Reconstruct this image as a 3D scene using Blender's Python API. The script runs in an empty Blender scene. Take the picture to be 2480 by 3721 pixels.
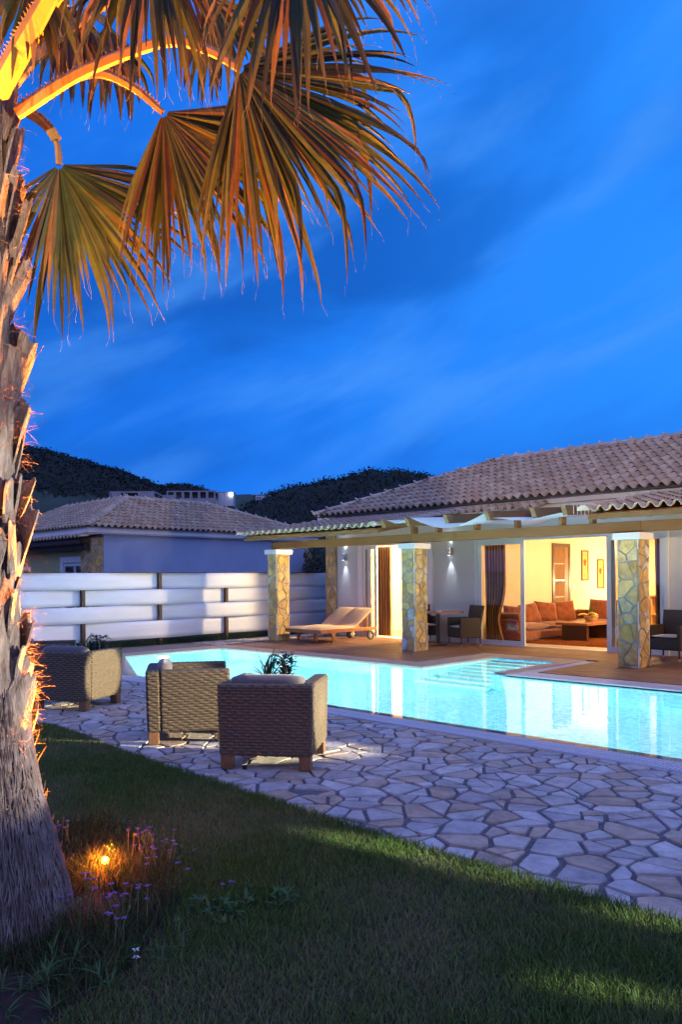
import bpy, math, random
import numpy as np
from mathutils import Vector, Matrix, noise
random.seed(7); np.random.seed(7)
S = bpy.context.scene
COL = S.collection
PI = math.pi

# ------------------------------------------------------------------ camera (world x runs along the villa front, y into the house)
CF, CYAW, CROLL, CYC, CH = 2842.0, math.radians(-44.5), math.radians(-0.4446), 2102.2, 1.55
RT = Vector((math.cos(CYAW), -math.sin(CYAW), 0)); FW = Vector((math.sin(CYAW), math.cos(CYAW), 0)); UP = Vector((0, 0, 1))
R2 = RT*math.cos(CROLL) + UP*math.sin(CROLL); U2 = UP*math.cos(CROLL) - RT*math.sin(CROLL)
cam = bpy.data.cameras.new('camera'); co = bpy.data.objects.new('camera', cam); COL.objects.link(co)
m = Matrix(((R2.x, U2.x, -FW.x, 0), (R2.y, U2.y, -FW.y, 0), (R2.z, U2.z, -FW.z, CH), (0, 0, 0, 1)))
co.matrix_world = m
cam.sensor_fit = 'HORIZONTAL'; cam.sensor_width = 36.0; cam.lens = 36.0*CF/2480; cam.shift_y = (CYC-1860.5)/2480
cam.clip_start = 0.05; cam.clip_end = 3000
S.camera = co

def W(px, py, depth):
    """a measured point of the photograph at a forward distance from the camera, as a place in the world"""
    d = R2*((px-1240)/CF) - U2*((py-CYC)/CF) + FW
    return Vector((0, 0, CH)) + d*depth

# ------------------------------------------------------------------ mesh helpers
class MB:
    def __init__(s): s.v = []; s.f = []; s.c = []; s.m = []
    def add(s, vs, fs, col=None, mi=0):
        o = len(s.v); s.v.extend([tuple(p) for p in vs])
        for f in fs:
            s.f.append(tuple(i+o for i in f)); s.c.append(col or (1, 1, 1)); s.m.append(mi)
    def box(s, x0, x1, y0, y1, z0, z1, col=None, mi=0):
        vs = [(x0,y0,z0),(x1,y0,z0),(x1,y1,z0),(x0,y1,z0),(x0,y0,z1),(x1,y0,z1),(x1,y1,z1),(x0,y1,z1)]
        s.add(vs, [(0,3,2,1),(4,5,6,7),(0,1,5,4),(1,2,6,5),(2,3,7,6),(3,0,4,7)], col, mi)
    def rbox(s, x0, x1, y0, y1, z0, z1, b=.01, col=None, mi=0):
        """box with chamfered edges"""
        V = []; idx = {}
        for ix, x in ((0, x0), (1, x1)):
            for iy, y in ((0, y0), (1, y1)):
                for iz, z in ((0, z0), (1, z1)):
                    sx, sy, sz = (1, -1)[ix], (1, -1)[iy], (1, -1)[iz]
                    for a, p in (('x', (x, y+sy*b, z+sz*b)), ('y', (x+sx*b, y, z+sz*b)), ('z', (x+sx*b, y+sy*b, z))):
                        idx[(ix, iy, iz, a)] = len(V); V.append(p)
        I = lambda a, b_, c, d: idx[(a, b_, c, d)]
        F = []
        F += [(I(0,0,0,'x'),I(0,0,1,'x'),I(0,1,1,'x'),I(0,1,0,'x')), (I(1,0,0,'x'),I(1,1,0,'x'),I(1,1,1,'x'),I(1,0,1,'x'))]
        F += [(I(0,0,0,'y'),I(1,0,0,'y'),I(1,0,1,'y'),I(0,0,1,'y')), (I(0,1,0,'y'),I(0,1,1,'y'),I(1,1,1,'y'),I(1,1,0,'y'))]
        F += [(I(0,0,0,'z'),I(0,1,0,'z'),I(1,1,0,'z'),I(1,0,0,'z')), (I(0,0,1,'z'),I(1,0,1,'z'),I(1,1,1,'z'),I(0,1,1,'z'))]
        for a in (0, 1):
            for c in (0, 1):
                F.append((I(a,c,0,'x'),I(a,c,1,'x'),I(a,c,1,'y'),I(a,c,0,'y')))
                F.append((I(a,0,c,'x'),I(a,1,c,'x'),I(a,1,c,'z'),I(a,0,c,'z')))
                F.append((I(0,a,c,'y'),I(1,a,c,'y'),I(1,a,c,'z'),I(0,a,c,'z')))
                for d in (0, 1): F.append((I(a,c,d,'x'),I(a,c,d,'y'),I(a,c,d,'z')))
        s.add(V, F, col, mi)
    def prism(s, poly, z0, z1, col=None, mi=0):
        n = len(poly)
        vs = [(p[0], p[1], z0) for p in poly] + [(p[0], p[1], z1) for p in poly]
        s.add(vs, [tuple(range(n))[::-1], tuple(range(n, 2*n))] + [(i, (i+1) % n, n+(i+1) % n, n+i) for i in range(n)], col, mi)
    def tube(s, pts, rad, n=8, col=None, mi=0, cap=True, flat=1.0):
        """tube along points; rad a number or list; flat squeezes one cross axis"""
        P = [Vector(p) for p in pts]; k = len(P)
        rs = rad if isinstance(rad, (list, tuple)) else [rad]*k
        up = Vector((0, 0, 1)); vs = []
        t0 = (P[1]-P[0]).normalized()
        a = t0.cross(up)
        if a.length < 1e-4: a = t0.cross(Vector((1, 0, 0)))
        a.normalize()
        for i in range(k):
            t = (P[min(i+1, k-1)] - P[max(i-1, 0)]).normalized()
            a = (a - t*a.dot(t)).normalized(); b = t.cross(a)
            for j in range(n):
                an = 2*PI*j/n
                vs.append(P[i] + a*(math.cos(an)*rs[i]) + b*(math.sin(an)*rs[i]*flat))
        fs = [(i*n+j, i*n+(j+1) % n, (i+1)*n+(j+1) % n, (i+1)*n+j) for i in range(k-1) for j in range(n)]
        if cap: fs += [tuple(range(n))[::-1], tuple(range((k-1)*n, k*n))]
        s.add(vs, fs, col, mi)
    def lathe(s, cx, cy, prof, n=20, col=None, mi=0):
        vs = [(cx+r*math.cos(2*PI*j/n), cy+r*math.sin(2*PI*j/n), z) for r, z in prof for j in range(n)]
        k = len(prof)
        fs = [(i*n+j, i*n+(j+1) % n, (i+1)*n+(j+1) % n, (i+1)*n+j) for i in range(k-1) for j in range(n)]
        fs += [tuple(range(n))[::-1], tuple(range((k-1)*n, k*n))]
        s.add(vs, fs, col, mi)
    def grid(s, P, col=None, mi=0):
        """P[i][j] grid of points"""
        n, k = len(P), len(P[0])
        s.add([p for row in P for p in row], [(i*k+j, i*k+j+1, (i+1)*k+j+1, (i+1)*k+j) for i in range(n-1) for j in range(k-1)], col, mi)
    def bar(s, A, B, w, h, up=(0, 0, 1), col=None, mi=0):
        """rectangular bar from A to B, w across, h along up"""
        A = Vector(A); B = Vector(B); t = (B-A).normalized(); u = Vector(up); u = (u-t*u.dot(t)).normalized(); a = t.cross(u)
        vs = [P + a*(sx*w/2) + u*(sz*h/2) for P in (A, B) for sx, sz in ((-1,-1),(1,-1),(1,1),(-1,1))]
        s.add(vs, [(0,1,2,3),(4,7,6,5),(0,4,5,1),(1,5,6,2),(2,6,7,3),(3,7,4,0)], col, mi)
    def build(s, name, mat, parent=None, world=True, smooth=False):
        me = bpy.data.meshes.new(name)
        V = s.v
        if parent is not None and world:
            o = Vector((0, 0, 0)); p = parent
            while p: o += p.location; p = p.parent
            V = [(a-o.x, b-o.y, c-o.z) for a, b, c in V]
        me.from_pydata(V, [], s.f)
        for mt in (mat if isinstance(mat, (list, tuple)) else [mat]): me.materials.append(mt)
        if isinstance(mat, (list, tuple)): me.polygons.foreach_set('material_index', s.m)
        if any(c != (1, 1, 1) for c in s.c):
            at = me.color_attributes.new('Col', 'FLOAT_COLOR', 'CORNER')
            n = np.array([len(f) for f in s.f]); c = np.repeat(np.array([tuple(x)+(1,) for x in s.c], np.float32), n, axis=0)
            at.data.foreach_set('color', c.ravel())
        if smooth: me.polygons.foreach_set('use_smooth', [True]*len(me.polygons))
        me.update()
        ob = bpy.data.objects.new(name, me); COL.objects.link(ob)
        if parent is not None: ob.parent = parent
        return ob

def fast_mesh(name, V, F, mat, parent=None, smooth=False, col=None):
    """numpy mesh: V (n,3), F (m,k) all k-gons, col per-face (m,3)"""
    V = np.asarray(V, np.float32); F = np.asarray(F, np.int32)
    if parent is not None:
        o = Vector((0, 0, 0)); p = parent
        while p: o += p.location; p = p.parent
        V = V - np.array(o, np.float32)
    me = bpy.data.meshes.new(name); k = F.shape[1]
    me.vertices.add(len(V)); me.vertices.foreach_set('co', V.ravel())
    me.loops.add(F.size); me.loops.foreach_set('vertex_index', F.ravel())
    me.polygons.add(len(F)); me.polygons.foreach_set('loop_start', np.arange(len(F), dtype=np.int32)*k)
    me.update(calc_edges=True)
    if smooth: me.polygons.foreach_set('use_smooth', np.ones(len(F), bool))
    if col is not None:
        at = me.color_attributes.new('Col', 'FLOAT_COLOR', 'CORNER')
        c = np.repeat(np.concatenate([col, np.ones((len(col), 1))], 1).astype(np.float32), k, axis=0)
        at.data.foreach_set('color', c.ravel())
    me.materials.append(mat); me.validate()
    ob = bpy.data.objects.new(name, me); COL.objects.link(ob)
    if parent is not None: ob.parent = parent
    return ob

def thing(name, label, cat, loc=(0, 0, 0), rz=0, group=None):
    o = bpy.data.objects.new(name, None); COL.objects.link(o); o.empty_display_size = .1
    o.location = loc; o.rotation_euler = (0, 0, rz); o['label'] = label; o['category'] = cat
    if group: o['group'] = group
    return o
def tag(o, label, cat, group=None, kind=None):
    o['label'] = label; o['category'] = cat
    if group: o['group'] = group
    if kind: o['kind'] = kind
    return o
def struct(o): o['kind'] = 'structure'; return o
def stuff(o): o['kind'] = 'stuff'; return o
def copy_tree(o, parent=None):
    c = o.copy(); COL.objects.link(c)
    if parent: c.parent = parent
    for ch in [x for x in o.children]: copy_tree(ch, c)
    return c

# ------------------------------------------------------------------ materials
def mat(name, base, rough=.7, nscale=None, namt=.15, bump=0, bscale=30, spec=.4, attr=False, metal=0, detail=4, coords='Object', stretch=None, sheen=0, transl=0, base2=None):
    M = bpy.data.materials.new(name); M.use_nodes = True
    nt = M.node_tree; N = nt.nodes; L = nt.links; B = N['Principled BSDF']
    B.inputs['Roughness'].default_value = rough; B.inputs['Specular IOR Level'].default_value = spec; B.inputs['Metallic'].default_value = metal
    tc = N.new('ShaderNodeTexCoord'); vec = tc.outputs[coords]
    if stretch:
        mp = N.new('ShaderNodeMapping'); mp.inputs['Scale'].default_value = stretch; L.new(vec, mp.inputs['Vector']); vec = mp.outputs[0]
    col = None
    if attr:
        at = N.new('ShaderNodeAttribute'); at.attribute_name = 'Col'
        mx = N.new('ShaderNodeMix'); mx.data_type = 'RGBA'; mx.blend_type = 'MULTIPLY'; mx.inputs[0].default_value = 1
        L.new(at.outputs['Color'], mx.inputs[6]); mx.inputs[7].default_value = (*base, 1); col = mx.outputs[2]
    if nscale:
        nz = N.new('ShaderNodeTexNoise'); nz.inputs['Scale'].default_value = nscale; nz.inputs['Detail'].default_value = detail; nz.inputs['Roughness'].default_value = .65
        L.new(vec, nz.inputs['Vector'])
        rp = N.new('ShaderNodeMapRange'); rp.inputs[1].default_value = .3; rp.inputs[2].default_value = .7
        if base2 is not None:
            rp.inputs[3].default_value = 0; rp.inputs[4].default_value = 1; L.new(nz.outputs[0], rp.inputs[0])
            m2 = N.new('ShaderNodeMix'); m2.data_type = 'RGBA'; L.new(rp.outputs[0], m2.inputs[0])
            if col: L.new(col, m2.inputs[6])
            else: m2.inputs[6].default_value = (*base, 1)
            m2.inputs[7].default_value = (*base2, 1); col = m2.outputs[2]
        else:
            rp.inputs[3].default_value = 1-namt; rp.inputs[4].default_value = 1+namt; L.new(nz.outputs[0], rp.inputs[0])
            m2 = N.new('ShaderNodeMix'); m2.data_type = 'RGBA'; m2.blend_type = 'MULTIPLY'; m2.inputs[0].default_value = 1
            if col: L.new(col, m2.inputs[6])
            else: m2.inputs[6].default_value = (*base, 1)
            L.new(rp.outputs[0], m2.inputs[7]); col = m2.outputs[2]
    if col: L.new(col, B.inputs['Base Color'])
    else: B.inputs['Base Color'].default_value = (*base, 1)
    if bump:
        nb = N.new('ShaderNodeTexNoise'); nb.inputs['Scale'].default_value = bscale; nb.inputs['Detail'].default_value = 5; L.new(vec, nb.inputs['Vector'])
        bp = N.new('ShaderNodeBump'); bp.inputs['Strength'].default_value = min(1, bump); bp.inputs['Distance'].default_value = .01; L.new(nb.outputs[0], bp.inputs['Height']); L.new(bp.outputs[0], B.inputs['Normal'])
    if sheen: B.inputs['Sheen Weight'].default_value = sheen; B.inputs['Sheen Roughness'].default_value = .4
    if transl:
        tr = N.new('ShaderNodeBsdfTranslucent'); mx = N.new('ShaderNodeMixShader'); mx.inputs[0].default_value = transl
        if col: L.new(col, tr.inputs[0])
        else: tr.inputs[0].default_value = (*base, 1)
        L.new(B.outputs[0], mx.inputs[1]); L.new(tr.outputs[0], mx.inputs[2]); L.new(mx.outputs[0], N['Material Output'].inputs['Surface'])
    return M
def emit(name, colr, st):
    M = bpy.data.materials.new(name); M.use_nodes = True; N = M.node_tree.nodes
    B = N['Principled BSDF']; B.inputs['Base Color'].default_value = (.8, .8, .8, 1); B.inputs['Emission Color'].default_value = (*colr, 1); B.inputs['Emission Strength'].default_value = st
    return M
def thin_glass(name, tint=(.93, .97, .95), rough=0.0, ior=1.5):
    M = bpy.data.materials.new(name); M.use_nodes = True; nt = M.node_tree; N = nt.nodes; L = nt.links; N.remove(N['Principled BSDF'])
    fr = N.new('ShaderNodeFresnel'); fr.inputs[0].default_value = ior
    tr = N.new('ShaderNodeBsdfTransparent'); tr.inputs[0].default_value = (*tint, 1)
    gl = N.new('ShaderNodeBsdfGlossy'); gl.inputs['Roughness'].default_value = rough
    mp = N.new('ShaderNodeMath'); mp.operation = 'MULTIPLY'; mp.inputs[1].default_value = 1.7; mp.use_clamp = True; L.new(fr.outputs[0], mp.inputs[0])
    mx = N.new('ShaderNodeMixShader'); L.new(mp.outputs[0], mx.inputs[0]); L.new(tr.outputs[0], mx.inputs[1]); L.new(gl.outputs[0], mx.inputs[2]); L.new(mx.outputs[0], N['Material Output'].inputs['Surface'])
    return M
def wood(name, c1, c2, scale=(3, 3, 40), rough=.5, attr=False):
    """grain runs along the axis whose scale is small"""
    M = mat(name, c1, rough, 6, .2, .25, 12, attr=False, stretch=scale, base2=c2)
    return M

MT = {}
MT['stucco'] = mat('white_stucco', (.74, .74, .72), .85, 1.2, .05, .15, 120)
MT['stucco2'] = mat('pale_stucco', (.62, .62, .58), .85, 1.2, .05, .15, 120)
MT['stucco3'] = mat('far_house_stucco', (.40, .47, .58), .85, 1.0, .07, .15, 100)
MT['stucco4'] = mat('yellow_green_stucco', (.50, .50, .25), .85, 1.0, .05, .1, 100)
MT['white'] = mat('white_paint', (.82, .83, .82), .45, 5, .03)
MT['fascia'] = mat('white_fascia', (.78, .77, .75), .6, 3, .05)
MT['tile'] = mat('clay_roof_tile', (1, 1, 1), .75, 5, .28, .5, 60, attr=True)
MT['ridge'] = mat('ridge_tile', (.52, .40, .29), .8, 7, .35, .5, 50)
MT['mortar'] = mat('stone_mortar', (.30, .31, .32), .95, 25, .25, .6, 90)
MT['stone'] = mat('cladding_stone', (1, 1, 1), .8, 9, .38, .8, 35, attr=True)
MT['bead'] = mat('corner_bead', (.75, .74, .70), .8, 20, .1)
MT['beam'] = mat('stained_beam', (.22, .085, .020), .55, 5, .3, .2, 30, stretch=(.5, 5, 9), base2=(.14, .058, .017))
MT['rafter'] = mat('stained_rafter', (.22, .105, .033), .6, 6, .3, .2, 30, stretch=(8, .6, 8), base2=(.12, .056, .02))
MT['sail'] = mat('shade_cloth', (.84, .88, .86), .9, 30, .03, 0, transl=.35)
MT['deck'] = mat('deck_board', (1, 1, 1), .5, 5, .22, .25, 40, attr=True)
MT['coping'] = mat('sandstone_coping', (.50, .37, .28), .75, 4, .22, .4, 50, base2=(.42, .30, .24))
MT['paver'] = mat('paving_flag', (1, 1, 1), .8, 7, .28, .9, 28, attr=True, spec=.25, coords='Object')
MT['grout'] = mat('paving_grout', (.155, .135, .14), .95, 30, .4, .8, 60)
MT['soil'] = mat('soil', (.035, .022, .016), .95, 12, .5, 1, 40)
MT['earth'] = mat('dark_earth', (.03, .028, .02), .95, 2, .4)
MT['lawn'] = mat('lawn_soil', (.03, .034, .015), .95, 9, .5, 1, 50)
MT['blade'] = mat('grass_blade', (1, 1, 1), .6, None, attr=True, transl=.3, spec=.2)
MT['wicker'] = mat('woven_rattan', (.052, .035, .018), .5, 50, .5, .5, 160, spec=.5, base2=(.150, .106, .058))
MT['legwood'] = mat('leg_wood', (.20, .095, .04), .45, 8, .3, .2, 20, stretch=(6, 6, 1))
MT['cushion'] = mat('grey_canvas', (.13, .115, .115), .9, 90, .12, .2, 250, sheen=.3)
MT['seatpad'] = mat('pale_pad', (.78, .76, .70), .9, 60, .06, .15, 150)
MT['darkwicker'] = mat('dark_rattan', (.035, .022, .017), .5, 130, .4, .5, 220)
MT['darkmetal'] = mat('dark_metal', (.02, .022, .022), .4)
MT['steel'] = mat('brushed_steel', (.6, .6, .6), .3, metal=1)
MT['teak'] = mat('oiled_teak', (.40, .155, .05), .45, 6, .2, .15, 30, stretch=(6, .8, 6), base2=(.28, .10, .035))
MT['table'] = mat('table_wood', (.42, .19, .08), .35, 6, .2, stretch=(1, 8, 8))
MT['rubber'] = mat('black_rubber', (.012, .012, .012), .7)
MT['hub'] = mat('grey_hub', (.5, .48, .45), .5)
MT['plaster'] = mat('room_plaster', (.80, .69, .48), .9, 1, .03)
MT['ceiling'] = mat('room_ceiling', (.85, .80, .68), .9)
MT['roomfloor'] = mat('room_floor', (.62, .47, .30), .35, 3, .1)
MT['sofa'] = mat('rust_velvet', (.20, .046, .010), .8, 9, .45, .5, 40, sheen=.6)
MT['darkwood'] = mat('wenge_wood', (.07, .028, .012), .35, 5, .3, stretch=(1, 6, 6))
MT['tablewood'] = mat('coffee_table_top', (.30, .12, .045), .3, 5, .2, stretch=(6, 1, 6))
MT['doorwood'] = mat('door_veneer', (.22, .10, .032), .75, 5, .25, .1, 20, stretch=(6, 6, .7))
MT['rug'] = mat('shaggy_rug', (.33, .10, .022), .95, 40, .6, 1, 90)
MT['gilt'] = mat('picture_frame', (.13, .05, .018), .5, 30, .3)
MT['paint'] = mat('picture_ground', (.62, .36, .10), .7, 9, .4)
MT['poppy'] = mat('picture_poppy', (.60, .045, .02), .7, 30, .3)
MT['stem'] = mat('picture_stem', (.10, .09, .03), .7)
MT['bedding'] = mat('bed_linen', (.85, .74, .55), .9, 8, .1)
MT['duvet'] = mat('patterned_duvet', (.78, .50, .20), .9, 7, .5, base2=(.30, .10, .02), detail=1)
MT['headboard'] = mat('headboard_wood', (.55, .32, .12), .5, 5, .2, stretch=(1, 1, 18))
MT['basket'] = mat('basket_weave', (.50, .30, .14), .7, 60, .4, .6, 90)
MT['banana'] = mat('banana_skin', (.78, .55, .09), .5, 6, .2)
MT['apple'] = mat('apple_skin', (.45, .05, .03), .3, 8, .3)
MT['pineapple'] = mat('pineapple_skin', (.38, .20, .05), .7, 25, .4, .8, 50)
MT['leaf'] = mat('plant_leaf', (.055, .10, .032), .45, 12, .3, transl=.2)
MT['leafdark'] = mat('plant_leaf_dark', (.03, .045, .022), .45, 12, .3, transl=.15)
MT['weed'] = mat('weed_leaf', (.07, .15, .035), .5, 10, .3, transl=.3)
MT['petal'] = mat('mauve_petal', (.34, .16, .60), .6, transl=.3)
MT['petalred'] = mat('red_petal', (.40, .015, .02), .5)
MT['petalwhite'] = mat('white_petal', (.82, .82, .85), .5)
MT['flowerstem'] = mat('flower_stem', (.16, .15, .05), .7, 20, .3)
MT['handle'] = mat('cane_handle', (.42, .30, .18), .6, 20, .3)
MT['panel'] = mat('fence_panel', (.70, .76, .84), .5, 1.6, .10, .25, 14, stretch=(1, .35, 2.5), detail=7)
MT['post'] = mat('dark_post', (.045, .02, .014), .6, 12, .3, .2, 20, stretch=(6, 6, 1))
MT['grate'] = mat('grate_plastic', (.62, .62, .64), .5)
MT['lip'] = mat('pool_lip_tile', (.16, .16, .17), .3, 20, .2)
MT['alu'] = mat('white_aluminium', (.70, .73, .72), .35)
MT['glass'] = thin_glass('window_glass', (.80, .74, .66))
MT['darkglass'] = mat('dark_glass', (.012, .014, .016), .05, spec=.6)
MT['bark'] = mat('palm_bark', (.30, .235, .185), .9, 22, .5, 1, 45, stretch=(3, 3, .5), base2=(.10, .065, .045))
MT['boot'] = mat('leaf_base', (.40, .32, .25), .8, 9, .4, .9, 30, stretch=(4, 4, 1), base2=(.13, .085, .052))
MT['barkfibre'] = mat('bark_fibre', (.42, .34, .29), .9, 9, .5, base2=(.17, .12, .09))
MT['fibre'] = mat('palm_fibre', (.30, .17, .085), .85, transl=.3)
MT['petiole'] = mat('palm_petiole', (.50, .29, .075), .5, 10, .2, .2, 40, base2=(.42, .23, .05))
MT['frond'] = mat('palm_leaf', (1, 1, 1), .5, 6, .3, attr=True, transl=.3, spec=.3)
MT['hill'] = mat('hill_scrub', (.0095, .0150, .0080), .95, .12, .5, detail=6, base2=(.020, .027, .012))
MT['meadow'] = mat('hill_meadow', (.045, .065, .04), .95, .08, .4)
MT['concrete'] = mat('raw_concrete', (.34, .33, .32), .9, .5, .15)
MT['rust'] = mat('rusty_rods', (.12, .04, .02), .9)
MT['container'] = mat('white_cabin', (.60, .62, .64), .6)
MT['treeleaf'] = mat('tree_leaf', (1, 1, 1), .6, None, attr=True, transl=.2)
MT['treebark'] = mat('tree_bark', (.09, .07, .05), .9, 8, .4)
def curtain_mat():
    M = bpy.data.materials.new('striped_curtain'); M.use_nodes = True; nt = M.node_tree; N = nt.nodes; L = nt.links; B = N['Principled BSDF']
    B.inputs['Roughness'].default_value = .8; B.inputs['Sheen Weight'].default_value = .3
    at = N.new('ShaderNodeUVMap') if False else N.new('ShaderNodeAttribute'); at.attribute_name = 'st'
    wv = N.new('ShaderNodeTexWave'); wv.bands_direction = 'X'; wv.inputs['Scale'].default_value = 3.2; wv.inputs['Distortion'].default_value = 1.2; wv.inputs['Detail'].default_value = 0; wv.inputs['Detail Scale'].default_value = 1.2
    mp = N.new('ShaderNodeMapping'); mp.inputs['Scale'].default_value = (1, .55, 1)
    L.new(at.outputs['Vector'], mp.inputs[0]); L.new(mp.outputs[0], wv.inputs[0])
    cr = N.new('ShaderNodeValToRGB'); e = cr.color_ramp.elements
    e[0].position = .0; e[0].color = (.15, .045, .012, 1); e[1].position = 1; e[1].color = (.72, .38, .13, 1)
    x = cr.color_ramp.elements.new(.62); x.color = (.15, .05, .015, 1); x = cr.color_ramp.elements.new(.8); x.color = (.42, .2, .07, 1)
    L.new(wv.outputs[0], cr.inputs[0]); L.new(cr.outputs[0], B.inputs['Base Color'])
    return M
MT['curtain'] = curtain_mat()
def mosaic(name, c1, c2, cell):
    M = bpy.data.materials.new(name); M.use_nodes = True; nt = M.node_tree; N = nt.nodes; L = nt.links; B = N['Principled BSDF']
    B.inputs['Roughness'].default_value = .35
    tc = N.new('ShaderNodeTexCoord'); sn = N.new('ShaderNodeVectorMath'); sn.operation = 'SNAP'; sn.inputs[1].default_value = (cell, cell, cell)
    ad = N.new('ShaderNodeVectorMath'); ad.operation = 'ADD'; ad.inputs[1].default_value = (.0013, .0017, .0011)
    wn = N.new('ShaderNodeTexWhiteNoise'); L.new(tc.outputs['Object'], ad.inputs[0]); L.new(ad.outputs[0], sn.inputs[0]); L.new(sn.outputs[0], wn.inputs[0])
    mx = N.new('ShaderNodeMix'); mx.data_type = 'RGBA'; mx.inputs[6].default_value = (*c1, 1); mx.inputs[7].default_value = (*c2, 1); L.new(wn.outputs[0], mx.inputs[0]); L.new(mx.outputs[2], B.inputs['Base Color'])
    return M
MT['mosaic'] = mosaic('pool_mosaic', (.16, .56, .64), (.46, .85, .88), .05)
MT['step'] = mosaic('pool_step_tile', (.20, .58, .56), (.30, .66, .64), .05)
MT['nosing'] = mat('white_nosing', (.86, .90, .90), .4)
def water_mat():
    M = bpy.data.materials.new('pool_water'); M.use_nodes = True; nt = M.node_tree; N = nt.nodes; L = nt.links; N.remove(N['Principled BSDF'])
    g = N.new('ShaderNodeBsdfGlass'); g.inputs['IOR'].default_value = 1.33; g.inputs['Roughness'].default_value = 0; g.inputs['Color'].default_value = (.94, 1, 1, 1)
    tc = N.new('ShaderNodeTexCoord'); nz = N.new('ShaderNodeTexNoise'); nz.inputs['Scale'].default_value = 5; nz.inputs['Detail'].default_value = 2
    L.new(tc.outputs['Object'], nz.inputs['Vector'])
    b = N.new('ShaderNodeBump'); b.inputs['Strength'].default_value = .08; b.inputs['Distance'].default_value = .02; L.new(nz.outputs[0], b.inputs['Height']); L.new(b.outputs[0], g.inputs['Normal'])
    L.new(g.outputs[0], N['Material Output'].inputs['Surface']); return M
MT['water'] = water_mat()

# ------------------------------------------------------------------ 2-D cells (crazy paving, stone cladding)
def clip(poly, nx, ny, d):
    """keep the part of a convex polygon with n.p <= d"""
    out = []; k = len(poly)
    for i in range(k):
        a, b = poly[i], poly[(i+1) % k]
        da = nx*a[0]+ny*a[1]-d; db = nx*b[0]+ny*b[1]-d
        if da <= 0: out.append(a)
        if (da < 0 < db) or (db < 0 < da):
            t = da/(da-db); out.append((a[0]+(b[0]-a[0])*t, a[1]+(b[1]-a[1])*t))
    return out
def area(p): return .5*sum(p[i][0]*p[(i+1) % len(p)][1]-p[(i+1) % len(p)][0]*p[i][1] for i in range(len(p)))
def cells(region, step, gap, rng, jit=.5, power=.35, bigs=.3):
    """irregular convex cells filling a convex polygon, with gaps between them"""
    xs = [p[0] for p in region]; ys = [p[1] for p in region]
    x0, x1, y0, y1 = min(xs)-step, max(xs)+step, min(ys)-step, max(ys)+step
    sites = []; nx = int((x1-x0)/step)+1; ny = int((y1-y0)/step)+1
    for i in range(nx):
        for j in range(ny):
            if rng.random() < .10: continue
            sites.append((x0+(i+.5+(j % 2)*.5+rng.uniform(-jit, jit))*step, y0+(j+.5+rng.uniform(-jit, jit))*step, rng.uniform(0, power)*step*step))
    P = np.array(sites); out = []
    for i, (sx, sy, w) in enumerate(sites):
        d2 = (P[:, 0]-sx)**2+(P[:, 1]-sy)**2
        nb = np.argsort(d2)[1:26]
        poly = [(sx-2*step, sy-2*step), (sx+2*step, sy-2*step), (sx+2*step, sy+2*step), (sx-2*step, sy+2*step)]
        for j in nb:
            dx, dy = P[j, 0]-sx, P[j, 1]-sy; D = math.hypot(dx, dy)
            if D < 1e-6: continue
            t = .5*D + (w-P[j, 2])/(2*D) - gap*.5*rng.uniform(.5, 1.7)
            poly = clip(poly, dx/D, dy/D, (dx*sx+dy*sy)/D + t)
            if len(poly) < 3: break
        if len(poly) < 3: continue
        k = len(region)
        for q in range(k):
            a, b = region[q], region[(q+1) % k]; ex, ey = b[0]-a[0], b[1]-a[1]; l = math.hypot(ex, ey)
            nxx, nyy = ey/l, -ex/l
            poly = clip(poly, nxx, nyy, nxx*a[0]+nyy*a[1]-gap*.3)
            if len(poly) < 3: break
        if len(poly) < 3 or abs(area(poly)) < step*step*.02: continue
        # knock some corners about so the flags look split rather than cut
        c = (sum(p[0] for p in poly)/len(poly), sum(p[1] for p in poly)/len(poly))
        q = []
        for p in poly:
            f = 1-rng.uniform(0, .07); q.append((c[0]+(p[0]-c[0])*f, c[1]+(p[1]-c[1])*f))
        # drop very short edges
        r = [p for n, p in enumerate(q) if math.hypot(p[0]-q[n-1][0], p[1]-q[n-1][1]) > step*.05]
        if len(r) >= 3: out.append(r)
    return out

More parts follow.
